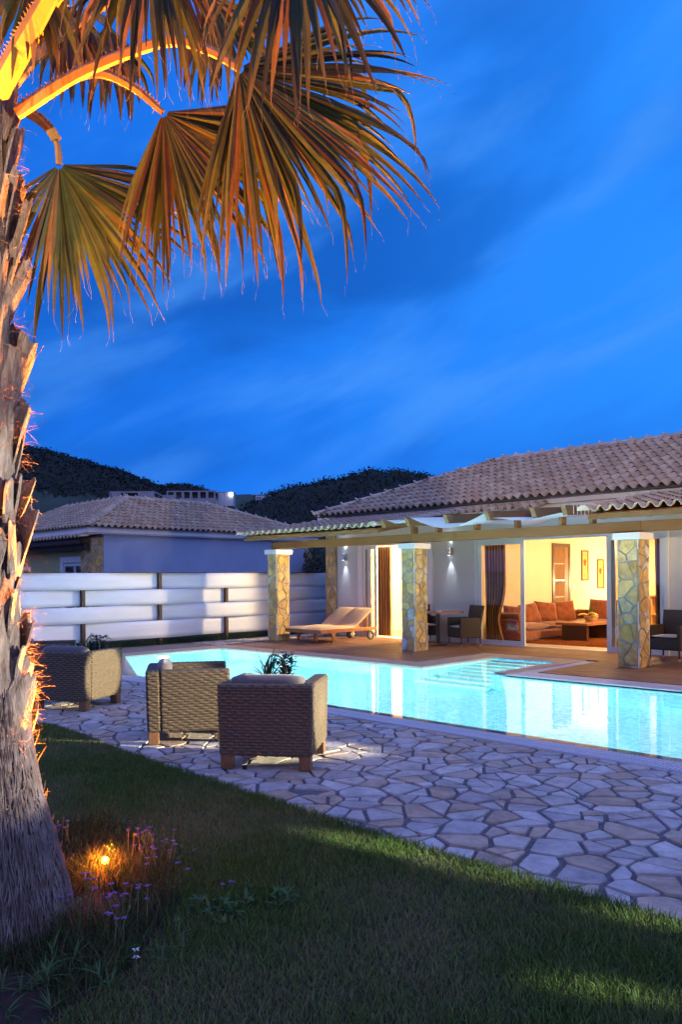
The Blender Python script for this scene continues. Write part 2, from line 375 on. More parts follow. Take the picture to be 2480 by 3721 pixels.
def shards(region, step, gap, rng, cut=.38):
    """crazy paving: irregular cells, some of them cracked once more, then drawn apart and chipped"""
    out = []
    for p in cells(region, step, 0.0, rng, .50, .75):
        if rng.random() < cut and abs(area(p)) > step*step*.7:
            cx = sum(q[0] for q in p)/len(p); cy = sum(q[1] for q in p)/len(p)
            L = max(range(len(p)), key=lambda i: math.hypot(p[i][0]-cx, p[i][1]-cy)); t = math.atan2(p[L][1]-cy, p[L][0]-cx)+rng.uniform(-.5, .5)
            nx, ny = math.cos(t), math.sin(t); dd = nx*cx+ny*cy+rng.uniform(-.1, .1)*step
            for sg in (1, -1):
                q = clip(p, nx*sg, ny*sg, dd*sg)
                if len(q) > 2: out.append(q)
        else: out.append(p)
    res = []
    for p in out:
        if area(p) < 0: p = p[::-1]
        q = p; n = len(p)
        for i in range(n):
            x, y = p[i], p[(i+1) % n]; ex, ey = y[0]-x[0], y[1]-x[1]; l = math.hypot(ex, ey)
            if l < 1e-5: continue
            nx, ny = ey/l, -ex/l; q = clip(q, nx, ny, nx*x[0]+ny*x[1]-gap*rng.uniform(.2, .8))
            if len(q) < 3: break
        if len(q) < 3 or abs(area(q)) < .0015: continue
        c = (sum(v[0] for v in q)/len(q), sum(v[1] for v in q)/len(q)); r = []
        for i, v in enumerate(q):   # chipped corners, wavering edges
            w = q[(i+1) % len(q)]; f = 1-rng.uniform(0, .06); v2 = (c[0]+(v[0]-c[0])*f, c[1]+(v[1]-c[1])*f); r.append(v2)
            l = math.hypot(w[0]-v[0], w[1]-v[1])
            if l > .09:
                t = rng.uniform(.35, .65); k = 1+rng.uniform(-.045, .02); r.append((c[0]+(v[0]+(w[0]-v[0])*t-c[0])*k, c[1]+(v[1]+(w[1]-v[1])*t-c[1])*k))
        res.append(r)
    return res
rng = random.Random(3)
# ================================================================== SKY
def sky():
    w = bpy.data.worlds.new('World'); S.world = w; w.use_nodes = True; nt = w.node_tree; N = nt.nodes; L = nt.links
    bg = N['Background']; tc = N.new('ShaderNodeTexCoord'); D = tc.outputs['Generated']
    def dot(v):
        n = N.new('ShaderNodeVectorMath'); n.operation = 'DOT_PRODUCT'; n.inputs[1].default_value = v; L.new(D, n.inputs[0]); return n.outputs['Value']
    def rng_(x, a, b, c=0, d=1):
        n = N.new('ShaderNodeMapRange'); n.interpolation_type = 'SMOOTHSTEP'; n.inputs[1].default_value = a; n.inputs[2].default_value = b; n.inputs[3].default_value = c; n.inputs[4].default_value = d; L.new(x, n.inputs[0]); return n.outputs[0]
    def mix(f, a, b):
        n = N.new('ShaderNodeMix'); n.data_type = 'RGBA'; L.new(f, n.inputs[0])
        for i, c in ((6, a), (7, b)):
            if isinstance(c, tuple): n.inputs[i].default_value = (*c, 1)
            else: L.new(c, n.inputs[i])
        return n.outputs[2]
    right = dot(tuple(RT)); fwd = dot(tuple(FW)); up = dot((0, 0, 1))
    # deep blue dusk, brighter to the right, a paler band of sky behind the viewer where the sun went down
    base = mix(rng_(right, -.35, .5), (.012, .180, .86), (.027, .290, 1.08))
    # soft cloud drawn out along slanting streaks
    def streak(deg, sx, sy, seed, scale, detail):
        ca, sa = math.cos(math.radians(deg)), math.sin(math.radians(deg))
        s_ = dot(tuple(RT*ca+UP*sa)); t_ = dot(tuple(UP*ca-RT*sa))
        cb = N.new('ShaderNodeCombineXYZ'); L.new(s_, cb.inputs[0]); L.new(t_, cb.inputs[1]); L.new(fwd, cb.inputs[2])
        mp = N.new('ShaderNodeMapping'); mp.inputs['Scale'].default_value = (sx, sy, 1); mp.inputs['Location'].default_value = seed; L.new(cb.outputs[0], mp.inputs[0])
        nz = N.new('ShaderNodeTexNoise'); nz.inputs['Scale'].default_value = scale; nz.inputs['Detail'].default_value = detail; nz.inputs['Roughness'].default_value = .5; nz.inputs['Distortion'].default_value = .3; L.new(mp.outputs[0], nz.inputs[0]); return nz.outputs[0]
    cm = N.new('ShaderNodeMath'); cm.operation = 'MULTIPLY'; L.new(rng_(streak(16, 1.9, 3.8, (.4, 1.3, .7), 1.6, 6), .40, .66, 0, .9), cm.inputs[0]); L.new(rng_(right, -.02, .36, 1, .35), cm.inputs[1])
    c1 = mix(cm.outputs[0], base, (.008, .115, .56))
    pale = rng_(streak(24, 1.6, 5.5, (2.1, .6, 3.3), 1.9, 6), .47, .72, 0, .62)
    c2 = mix(pale, c1, (.075, .33, 1.0))
    low = rng_(up, .0, .25, .6, 0)
    c3 = mix(low, c2, (.015, .19, .88))
    back = rng_(fwd, .25, -.35, 0, 1)
    zen = rng_(up, .55, .95, 0, .8)
    mx = N.new('ShaderNodeMath'); mx.operation = 'MAXIMUM'; L.new(back, mx.inputs[0]); L.new(zen, mx.inputs[1])
    c4 = mix(mx.outputs[0], c3, (.34, .42, 1.12))
    L.new(c4, bg.inputs['Color']); bg.inputs['Strength'].default_value = 1.0
sky()

# ================================================================== GROUND, HILLS
g = MB(); g.add([(-40,-12,-.05),(14,-12,-.05),(14,3.3,-.05),(-40,3.3,-.05)], [(0,1,2,3)])
g.add([(-400,-300,-2.2),(300,-300,-2.2),(300,400,-2.2),(-400,400,-2.2)], [(0,1,2,3)])
g.add([(-40,3.3,-.05),(-16.3,3.3,-.05),(-16.3,26,-.05),(-40,26,-.05)], [(0,1,2,3)])
g.add([(1.3,3.3,-.05),(14,3.3,-.05),(14,15.6,-.05),(1.3,15.6,-.05)], [(0,1,2,3)])
g.add([(-16.3,15.6,-.05),(8,15.6,-.05),(8,40,-.05),(-16.3,40,-.05)], [(0,1,2,3)])
struct(g.build('ground', MT['earth']))

def smooth(t): t = np.clip(t, 0, 1); return t*t*(3-2*t)
def hills():
    az = np.linspace(-1500, 4200, 560)
    # ridge height above the horizon line as seen along each bearing, for the far left hill, the saddle and the near right hill
    left = np.interp(az, [-1500,-200,90,200,300,440,590,735,800,900,1100,1400], [900,560,462,440,418,372,322,310,282,250,120,0])
    sad = np.interp(az, [-1500,0,500,760,900,1000,1100,1300,2000,4200], [200,230,270,296,302,298,290,280,240,220])
    right = np.interp(az, [-1500,700,860,930,1010,1130,1250,1340,1430,1520,1700,2200,3000,4200], [0,60,200,268,292,318,342,358,362,352,330,330,420,520])
    rs = np.concatenate([np.linspace(58, 120, 40), np.linspace(122, 260, 90)])
    V = np.zeros((len(rs), len(az), 3)); T = np.zeros((len(rs), len(az)))
    for i, r in enumerate(rs):
        zl = (left/CF*235+3.75)*smooth((r-95)/140) - 2.2; zs = (sad/CF*170+3.75)*smooth((r-85)/85) - 2.2; zr = (right/CF*135+3.75)*smooth((r-62)/73) - 2.2
        z = np.maximum(np.maximum(zl, zs), zr); z = np.where(r > 236, z-(r-236)*.5, z)
        x = (az-1240)/CF*r
        V[i, :, 0] = RT.x*x+FW.x*r; V[i, :, 1] = RT.y*x+FW.y*r; V[i, :, 2] = z
        T[i] = np.where((zs >= zl) & (zs >= zr-.2), 0, 1)
        T[i] = np.where((zl > zs) & (zl > zr) & (az < 760) & (zl < 19.5+az*.002) & (zl > 12.5), .15, T[i])
    # crowns of the scrub: rounded lumps
    rg = np.random.RandomState(5)
    for i in range(len(rs)):
        for j in range(len(az)):
            p = V[i, j]
            if T[i, j] > .5:
                n = noise.noise(Vector((p[0]*.30, p[1]*.30, 0)))
                n2 = abs(noise.noise(Vector((p[0]*.75, p[1]*.75, 3))))
                n3 = noise.noise(Vector((p[0]*.09, p[1]*.09, 7)))
                V[i, j, 2] += 1.0*n + 1.5*(.5-n2) + 1.3*n3
            else:
                V[i, j, 2] += .35*noise.noise(Vector((p[0]*.5, p[1]*.5, 0)))
    # foliage of the scrub woods, one mass over both hills
    Pk = V.reshape(-1, 3)[(T > .5).ravel() & (np.repeat(rs, len(az)) < 238)]; nq = 170000
    vis = np.abs(Pk @ np.array(RT)) < (Pk @ np.array(FW))*.62+8; Pk = Pk[vis]
    Q = Pk[rg.randint(0, len(Pk), nq)]+rg.normal(size=(nq, 3))*np.array([.6, .6, .22])+np.array([0, 0, .10]); A_ = rg.normal(size=(nq, 3)); A_ /= np.linalg.norm(A_, axis=1, keepdims=True); B_ = np.cross(A_, rg.normal(size=(nq, 3))); B_ /= np.linalg.norm(B_, axis=1, keepdims=True)
    sz = rg.uniform(.13, .30, (nq, 1))*np.clip((Q @ np.array(FW))/150, .6, 1.4)[:, None]
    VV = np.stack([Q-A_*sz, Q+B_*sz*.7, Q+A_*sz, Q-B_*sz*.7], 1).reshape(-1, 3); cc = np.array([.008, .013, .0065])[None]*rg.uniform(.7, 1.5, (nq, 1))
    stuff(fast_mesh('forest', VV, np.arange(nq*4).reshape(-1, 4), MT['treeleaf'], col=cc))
    n, k = len(rs), len(az)
    I = np.arange(n*k).reshape(n, k)
    F = np.stack([I[:-1, :-1], I[:-1, 1:], I[1:, 1:], I[1:, :-1]], -1).reshape(-1, 4)
    Fm = (T[:-1, :-1] < .5).ravel()
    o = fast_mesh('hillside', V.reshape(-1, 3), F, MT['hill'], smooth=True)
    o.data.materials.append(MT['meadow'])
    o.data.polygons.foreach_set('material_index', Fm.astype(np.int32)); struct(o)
hills()

# ================================================================== PAVING, LAWN, DECK, POOL
PAL = [(.66,.58,.50),(.62,.56,.50),(.55,.49,.45),(.64,.52,.40),(.58,.43,.31),(.68,.62,.55),(.54,.48,.44),(.60,.46,.34),(.63,.57,.53),(.65,.59,.53)]
def flag_cells(region, step, gap, rng, mb, z):
    for p in shards(region, step, gap, rng):
        c = rng.choice(PAL); k = rng.uniform(.70, .90); c = tuple(x*k for x in c)
        h = z+rng.uniform(-.003, .005); n = len(p); cx = sum(q[0] for q in p)/n; cy = sum(q[1] for q in p)/n
        inn = [(cx+(q[0]-cx)*.982, cy+(q[1]-cy)*.982) for q in p]
        tx, ty = rng.uniform(-.006, .006), rng.uniform(-.006, .006)
        vs = [(q[0], q[1], z-.03) for q in p]+[(q[0], q[1], h-.004) for q in p]+[(q[0], q[1], h+tx*(q[0]-cx)/.2+ty*(q[1]-cy)/.2) for q in inn]
        fs = [(i, (i+1) % n, n+(i+1) % n, n+i) for i in range(n)]+[(n+i, n+(i+1) % n, 2*n+(i+1) % n, 2*n+i) for i in range(n)]+[tuple(range(2*n, 3*n))]
        mb.add(vs, fs, c)
pv = MB()
flag_cells([(-16.2,2.9),(2.2,2.9),(2.2,6.28),(-16.2,6.28)], .195, .018, rng, pv, .0)
flag_cells([(-16.2,6.30),(-12.9,6.30),(-14.75,7.2),(-14.9,11.15),(-16.2,11.15)], .26, .026, rng, pv, .0)
flag_cells([(-16.2,11.17),(-15.2,11.17),(-15.5,15.5),(-16.2,15.5)], .26, .026, rng, pv, .0)
flag_cells([(1.25,6.30),(4.2,6.30),(4.2,11.2),(1.25,11.2)], .26, .026, rng, pv, .0)
struct(pv.build('paving', MT['paver']))
gr = MB()
for a, b, c, d in ((-16.3,2.6,2.5,6.31),): gr.add([(a,b,-.012),(c,b,-.012),(c,d,-.012),(a,d,-.012)], [(0,1,2,3)])
gr.add([(-16.3,6.31,-.012),(-12.6,6.31,-.012),(-14.62,7.3,-.012),(-14.62,11.2,-.012),(-15.15,11.2,-.012),(-15.45,15.6,-.012),(-16.3,15.6,-.012)], [(0,1,2,3,4,5,6)])
gr.add([(1.22,6.31,-.012),(4.3,6.31,-.012),(4.3,11.24,-.012),(1.22,11.24,-.012)], [(0,1,2,3)])
struct(gr.build('paving_joints', MT['grout']))

# lawn: a straight edge along the paving, then a curve at the far left end
LAWN = [(2.4,3.50),(-1.4,3.50),(-3,3.47),(-4.6,3.53),(-5.6,3.55),(-6.4,3.64),(-7.2,3.74),(-8.0,3.78),(-8.5,3.62),(-9.2,3.3),(-10.2,2.6),(-11,1.4),(-11.4,0),(-11.4,-4),(3,-4),(3,3.5)]
lw = MB()
def lawn_z(x, y): return .022+.02*noise.noise(Vector((x*.5, y*.5, 0)))
lw.prism(LAWN[::-1], -.04, .016)
struct(lw.build('lawn', MT['lawn']))
def in_poly(x, y, P):
    r = np.zeros(len(x), bool); n = len(P)
    for i in range(n):
        x1, y1 = P[i]; x2, y2 = P[(i+1) % n]
        c = ((y1 > y) != (y2 > y)) & (x < (x2-x1)*(y-y1)/((y2-y1) if y2 != y1 else 1e-9)+x1); r ^= c
    return r
BED = [(-3.0,.35),(-2.55,1.0),(-2.75,1.62),(-3.15,2.10),(-3.75,2.42),(-4.5,2.45),(-5.1,1.9),(-5.1,.6),(-4.2,.1)]
def grass():
    rg = np.random.RandomState(2)
    def blades(x, y, h, w, lean, cols, name, label):
        n = len(x); a = rg.uniform(0, 2*PI, n); b = rg.uniform(0, 2*PI, n); ln = h*lean*rg.uniform(.2, 1.3, n)
        dx, dy = np.cos(a)*w/2, np.sin(a)*w/2; ex, ey = np.cos(b)*ln, np.sin(b)*ln
        z0 = np.full(n, .012)
        V = np.stack([np.stack([x-dx, y-dy, z0], 1), np.stack([x+dx, y+dy, z0], 1),
                      np.stack([x+dx*.8+ex*.35, y+dy*.8+ey*.35, z0+h*.6], 1), np.stack([x-dx*.8+ex*.35, y-dy*.8+ey*.35, z0+h*.6], 1),
                      np.stack([x+ex, y+ey, z0+h], 1)], 1).reshape(-1, 3)
        B = np.arange(n)*5
        F = np.concatenate([np.stack([B, B+1, B+2], 1), np.stack([B, B+2, B+3], 1), np.stack([B+3, B+2, B+4], 1)], 0)
        C = np.concatenate([cols]*3, 0)
        o = fast_mesh(name, V, F, MT['blade'], col=C); stuff(o); return o
    n = 330000
    # denser near the camera where single blades show
    u = rg.uniform(-9.5, 1.0, n*2); v = rg.uniform(-.2, 3.82, n*2)
    dep = u*FW.x+v*FW.y; lat = u*RT.x+v*RT.y
    k = (dep > 2.2) & (np.abs(lat) < dep*.5+.3) & in_poly(u, v, LAWN) & ~in_poly(u, v, BED)
    k &= rg.uniform(0, 1, n*2) < np.clip(5.2/dep, 0, 1)
    u, v = u[k], v[k]
    pn = np.array([noise.noise(Vector((a*1.1, b*1.1, 0)))+.5*noise.noise(Vector((a*4, b*4, 5))) for a, b in zip(u, v)])
    edge = np.clip((v-3.25)/.3, 0, 1)*(u > -6)
    h = rg.uniform(.022, .05, len(u))*(1+.35*pn)+edge*.022
    g1 = np.array([.080, .130, .026]); g2 = np.array([.26, .225, .11]); g3 = np.array([.15, .25, .05])
    t = np.clip(.42-pn*.9+rg.uniform(-.35, .35, len(u))-edge*.5, 0, 1)[:, None]
    C = g1*(1-t)+g2*t; s = (rg.uniform(0, 1, len(u)) < .28)[:, None]; C = np.where(s, g3, C)*rg.uniform(.7, 1.3, len(u))[:, None]
    blades(u, v, h, rg.uniform(.003, .0055, len(u)), .7, C, 'grass', '')
    # rough grass in the bed and under the fence
    n = 44000; u = rg.uniform(-5.3, -2.4, n); v = rg.uniform(0, 2.6, n); pn = np.array([noise.noise(Vector((a*2.2, b*2.2, 9))) for a, b in zip(u, v)])
    k = in_poly(u, v, BED) & (pn > -.3); u, v, pn = u[k], v[k], pn[k]
    C = np.array([.05, .08, .02])*rg.uniform(.6, 1.6, len(u))[:, None]; s = (rg.uniform(0, 1, len(u)) < .25)[:, None]; C = np.where(s, np.array([.14, .12, .06]), C)
    blades(u, v, rg.uniform(.04, .13, len(u))*(1+pn), rg.uniform(.003, .006, len(u)), .75, C, 'rough_grass', '')
    n = 16000; u = rg.uniform(-16.9, -16.2, n); v = rg.uniform(5.6, 15.2, n)
    C = np.array([.03, .05, .015])*rg.uniform(.6, 1.4, n)[:, None]
    blades(u, v, rg.uniform(.04, .12, n), rg.uniform(.006, .01, n), .6, C, 'fence_grass', '')
grass()
sb = MB(); sb.prism(BED, .005, .022); struct(sb.build('flower_bed', MT['soil']))

# pool: basin, steps, lip, coping, grate
PX0, PX1, PY0, PY1, WZ = -14.27, 1.2, 6.87, 10.66, -.022
NX0, NX1, NY1 = -8.51, -7.10, 12.80
PZ = -1.55
pb = MB()
fl = [(PX0,8.25),(-11.5,PY0),(PX1,PY0),(PX1,PY1),(PX0,PY1)]
pb.add([(x, y, PZ) for x, y in fl], [tuple(range(5))])
for a, b in ((fl[4],fl[0]),(fl[0],fl[1]),(fl[1],fl[2])):
    top = -.045 if (a == fl[0] or a == fl[1]) else -.005
    pb.add([(a[0],a[1],PZ),(b[0],b[1],PZ),(b[0],b[1],top),(a[0],a[1],top)], [(0,1,2,3)])
for a, b in (((PX0,PY1),(NX0,PY1)),((NX1,PY1),(PX1,PY1)),((NX0,PY1),(NX0,NY1)),((NX1,NY1),(NX1,PY1)),((PX1,PY0),(PX1,PY1))):
    pb.add([(a[0],a[1],PZ),(b[0],b[1],PZ),(b[0],b[1],-.003),(a[0],a[1],-.003)], [(0,1,2,3)])
pb.add([(NX0,NY1,PZ),(NX1,NY1,PZ),(NX1,NY1,-.003),(NX0,NY1,-.003)], [(0,1,2,3)])
struct(pb.build('pool_basin', MT['mosaic']))
st = MB(); ns = MB()
for i in range(8):
    y1 = NY1-.01-i*.30; y0 = y1-.30; z = -.18-.155*i
    st.box(NX0+.004, NX1-.004, y0, y1-.001, PZ+.003, z)
    ns.box(NX0+.008, NX1-.008, y0-.004, y0+.14, z-.05, z+.004)
so = struct(st.build('pool_steps', MT['step'])); ns.build('step_nosing', MT['nosing'], so)
lp = MB(); lp.box(-11.5, PX1, 6.615, PY0, -.3, -.045); struct(lp.build('pool_lip', MT['lip']))
wt = MB(); ww = [(PX0,8.24),(-11.5,6.62),(PX1,6.62),(PX1,PY1),(NX1,PY1),(NX1,NY1),(NX0,NY1),(NX0,PY1),(PX0,PY1)]
wt.add([(x, y, WZ) for x, y in ww], [tuple(range(9))]); struct(wt.build('water', MT['water']))
cp = MB(); cr_ = random.Random(9)
def cop(poly): cp.prism(poly, -.06, .012)
def cop_run(x0, x1, y0, y1, n, alongx=True):
    for i in range(n):
        t0 = i/n; t1 = (i+1)/n; e = .002
        if alongx: cp.box(x0+(x1-x0)*t0+e, x0+(x1-x0)*t1-e, y0, y1, -.06, .012)
        else: cp.box(x0, x1, y0+(y1-y0)*t0+e, y0+(y1-y0)*t1-e, -.06, .012)
cop_run(-14.86, NX0-.55, PY1-.02, 11.22, 11); cop_run(-14.86, PX0+.02, 8.0, PY1-.022, 5, False)
cop([(NX0-.55,PY1-.02),(NX0+.02,PY1-.02),(NX0-.55,11.22)]); cop([(NX0+.02,PY1-.018),(NX0+.02,11.22),(NX0-.548,11.22)])
cop_run(NX0-.55, NX0+.02, 11.222, NY1+.0, 3, False); cop_run(NX0-.55, NX1+.02, NY1+.002, 13.45, 4); cop_run(NX1-.02, NX1+.22, PY1+.1, NY1, 4, False)
cop_run(NX1+.022, NX1+.22, NY1+.002, 13.45, 1)
for a, b in (((PX0+.01,8.24),(-11.5,6.86)),):
    cp.prism([a, (a[0]-.6,a[1]-.1), (b[0]-.5,b[1]-.56), (b[0],b[1])][::-1] if False else [(a[0]-.59,a[1]-.24),(b[0]-.3,6.32),(b[0],6.62),(b[0],b[1]-.24),(a[0],a[1])], -.06, .010)
struct(cp.build('pool_coping', MT['coping']))
gt = MB()
n = int((1.2+11.7)/.034)
for i in range(n):
    x = -11.7+i*.034; gt.box(x, x+.021, 6.325, 6.612, -.02, .004)
gt.box(-11.7, 1.2, 6.315, 6.324, -.02, .002); gt.box(-11.7, 1.2, 6.46, 6.475, -.021, .0065)
for i in range(int((1.2+6.84)/.034)):
    x = -6.84+i*.034; gt.box(x, x+.021, PY1+.05, 11.24, -.02, .004)
gt.box(-6.84, 1.2, PY1, PY1+.048, -.03, .010); gt.box(-6.84, 1.2, 10.95, 10.965, -.021, .0065)
for i in range(62):
    y = 11.26+i*.034; gt.box(-6.87, -6.62, y, y+.021, -.02, .004)
struct(gt.build('overflow_grate', MT['grate']))
gb = MB(); gb.add([(-11.7,6.32,-.035),(1.2,6.32,-.035),(1.2,6.612,-.035),(-11.7,6.612,-.035)], [(0,1,2,3)]); gb.add([(-6.88,PY1+.001,-.035),(1.2,PY1+.001,-.035),(1.2,11.25,-.035),(-6.88,11.25,-.035)], [(0,1,2,3)]); gb.add([(-6.88,11.26,-.035),(-6.62,11.26,-.035),(-6.62,13.45,-.035),(-6.88,13.45,-.035)], [(0,1,2,3)])
struct(gb.build('grate_channel', MT['darkmetal']))

def planks(mb, poly, along, w=.145, gap=.007):
    i = 1 if along == 'x' else 0
    lo = min(p[i] for p in poly); hi = max(p[i] for p in poly); n = int((hi-lo)/w)+1
    for k in range(n):
        a = lo+k*w; b = a+w-gap
        q = clip(poly, *((0, -1) if i else (-1, 0)), -a); q = clip(q, *((0, 1) if i else (1, 0)), b) if len(q) > 2 else q
        if len(q) < 3 or abs(area(q)) < 1e-4: continue
        if area(q) < 0: q = q[::-1]
        t = rng.uniform(.75, 1.2); mb.prism(q, -.02, .012+rng.uniform(-.0008, .0008), (.22*t, .115*t, .065*t))
dk = MB()
planks(dk, [(-14.75,11.24),(-9.08,11.24),(-13.05,15.24),(-15.1,15.24)], 'x')
planks(dk, [(-9.07,11.24),(-9.07,13.47),(-10.82,15.24),(-13.03,15.24)], 'y')
planks(dk, [(-9.06,13.48),(-6.62,13.48),(-4.87,15.24),(-10.8,15.24)], 'x')
planks(dk, [(-6.61,13.47),(-6.61,11.28),(-2.66,15.24),(-4.86,15.24)], 'y')
planks(dk, [(-6.59,11.27),(2.4,11.27),(2.4,15.24),(-2.64,15.24)], 'x')
struct(dk.build('deck', MT['deck']))
db = MB(); db.add([(-14.9,11.23,-.021),(2.4,11.23,-.021),(2.4,15.24,-.021),(-15.2,15.24,-.021)], [(0,1,2,3)])
dbo = struct(db.build('deck_underlay', MT['darkmetal']))
dbo.data.clear_geometry()
db = MB()
for q in ([(-14.9,11.23),(-9.06,11.23),(-9.06,15.24),(-15.2,15.24)],[(-9.06,13.47),(-6.61,13.47),(-6.61,15.24),(-9.06,15.24)],[(-6.61,11.27),(2.4,11.27),(2.4,15.24),(-6.61,15.24)]):
    db.add([(x, y, -.021) for x, y in q], [(0,1,2,3)])
bpy.data.objects.remove(dbo); struct(db.build('deck_underlay', MT['darkmetal']))

# ================================================================== ROOF TILES
TC = [(.45,.34,.22),(.48,.37,.24),(.42,.30,.19),(.50,.40,.27),(.41,.28,.18),(.45,.34,.23),(.49,.38,.25),(.44,.32,.20)]
def tile_roof(mb, P, ux, sx, n, pitch, rows, expo, rg, clipf=None, amp=.076, N=9, tint=1.0):
    """rows of S-tiles; P eave corner, ux unit along the eave, sx unit up the slope"""
    P = Vector(P); ux = Vector(ux).normalized(); sx = Vector(sx).normalized(); nn = ux.cross(sx).normalized()
    if nn.z < 0: nn = -nn
    prof = []
    for j in range(N):
        t = j/(N-1)
        h = amp*math.sin(PI*t/.66)**.8 if t < .66 else -.012*math.sin(PI*(t-.66)/.34)
        prof.append((t, h))
    for i in range(n):
        for r in range(rows):
            if clipf and not clipf((i+.5)*pitch, (r+.5)*expo): continue
            k = rg.uniform(.9, 1.08)*tint; c = tuple(x*k for x in rg.choice(TC)); jx = rg.uniform(-.004, .004)
            s0 = r*expo-(.03 if r else 0)+rg.uniform(-.006, .006); s1 = (r+1)*expo+.02
            vs = []
            for s, lift in ((s0, .044), (s1, .002)):
                for t, h in prof: vs.append(P+ux*((i+t)*pitch+jx)+sx*s+nn*(h+lift))
            for t, h in prof: vs.append(P+ux*((i+t)*pitch+jx)+sx*(s0+.001)+nn*(h+.044-.018))
            for t, h in prof: vs.append(P+ux*((i+t)*pitch+jx)+sx*(s0+.10)+nn*(h+.044-.018))
            fs = [(j, j+1, N+j+1, N+j) for j in range(N-1)]+[(2*N+j, 2*N+j+1, j+1, j) for j in range(N-1)]+[(3*N+j, 3*N+j+1, 2*N+j+1, 2*N+j) for j in range(N-1)]
            mb.add(vs, fs, c)
def ridge(mb, A, B, L=.40, r=.105, knob=True, rg=random, tint=1.0):
    A = Vector(A); B = Vector(B); d = B-A; n = max(1, int(d.length/L)); t = d.normalized(); a = t.cross(Vector((0,0,1))).normalized(); u = a.cross(t)
    for i in range(n):
        k = rg.uniform(.85, 1.12)*tint; c = (.58*k, .44*k, .31*k); p0 = A+d*(i/n)-t*.03; p1 = A+d*((i+1)/n)
        vs = []; M_ = 9
        for p, rr, lf in ((p0, r*1.08, .02), (p0+t*.05, r*1.1, .02), (p0+t*.055, r*1.0, .012), (p1, r*.92, 0)):
            for j in range(M_):
                an = PI*(j/(M_-1)); vs.append(p+a*(math.cos(an)*rr)+u*(math.sin(an)*rr*.85+lf-.03))
        fs = [(q*M_+j, q*M_+j+1, (q+1)*M_+j+1, (q+1)*M_+j) for q in range(3) for j in range(M_-1)]+[tuple(range(M_))]
        mb.add(vs, fs, c)
        if knob:
            mb.tube([p0+u*(r*.80), p0+u*(r*1.12)], [.03, .022], 6, (.7*k, .6*k, .46*k))

# ================================================================== THE VILLA
villa = thing('villa', 'white villa with tiled hip roof and lit rooms behind sliding doors on the wooden deck', 'house', (-10, 15.25, 0))
wl = MB(); F0, F1 = 15.25, 15.5
wl.box(-15.12,-14.30,F0,F1,-.04,3.12); wl.box(-14.298,-11.802,F0,F1,2.45,3.12); wl.box(-11.80,-10.57,F0,F1,-.04,3.12); wl.box(-10.568,-6.072,F0,F1,2.45,3.12); wl.box(-6.07,4.2,F0,F1,-.04,3.12)
wl.box(-15.37,-15.12,F1+.002,24,-.04,3.12); wl.box(-15.1,4.2,23.8,24.0,-.04,3.12); wl.box(3.95,4.2,F1+.002,23.798,-.04,3.12)
wl.build('wall', MT['stucco2'], villa)
qn = MB(); qs = MB()
def clad(mbs, mbm, x0, x1, y0, y1, z0, z1, faces, rg, step=.205, t=.022):
    """mortar core plus split stones on the listed faces (-y, +x, -x, +y)"""
    mbm.box(x0, x1, y0, y1, z0, z1)
    for f in faces:
        w = (x1-x0) if f in ('-y', '+y') else (y1-y0)
        for p in cells([(.006,0),(w-.006,0),(w-.006,z1-z0),(.006,z1-z0)], step, .016, rg, .46, .6):
            c = rg.choice([(.56,.36,.12),(.60,.41,.16),(.48,.30,.10),(.52,.37,.17),(.42,.28,.12),(.60,.46,.24),(.52,.32,.09),(.58,.38,.12)]); k = rg.uniform(.8, 1.15); c = tuple(x*k for x in c)
            if rg.random() < .07: c = (.60*k, .58*k, .52*k)
            th = t*rg.uniform(.6, 1.2); n = len(p); cx = sum(q[0] for q in p)/n; cz = sum(q[1] for q in p)/n
            def M(a, b, d):
                if f == '-y': return (x0+a, y0-d, z0+b)
                if f == '+y': return (x1-a, y1+d, z0+b)
                if f == '+x': return (x1+d, y0+a, z0+b)
                return (x0-d, y1-a, z0+b)
            vs = [M(q[0], q[1], .001) for q in p]+[M(q[0], q[1], th*.7) for q in p]+[M(cx+(q[0]-cx)*.93, cz+(q[1]-cz)*.93, th) for q in p]
            fs = [(i, (i+1) % n, n+(i+1) % n, n+i) for i in range(n)]+[(n+i, n+(i+1) % n, 2*n+(i+1) % n, 2*n+i) for i in range(n)]+[tuple(range(2*n, 3*n))]
            mbs.add(vs, fs, c)
r2 = random.Random(21)
clad(qs, qn, -15.53, -15.12, 15.21, 15.6, -.03, 3.05, ['-y', '-x'], r2)
qo = qn.build('quoin', MT['mortar'], villa); qs.build('stone_facing', MT['stone'], qo)
fb = MB(); fb.box(-15.50, 4.4, 14.98, 15.248, 3.15, 3.285); fb.box(-15.50, 4.4, 15.0, 15.246, 3.123, 3.149); fb.box(-15.62, -15.502, 14.98, 24.2, 3.125, 3.285); fb.build('fascia', MT['fascia'], villa)
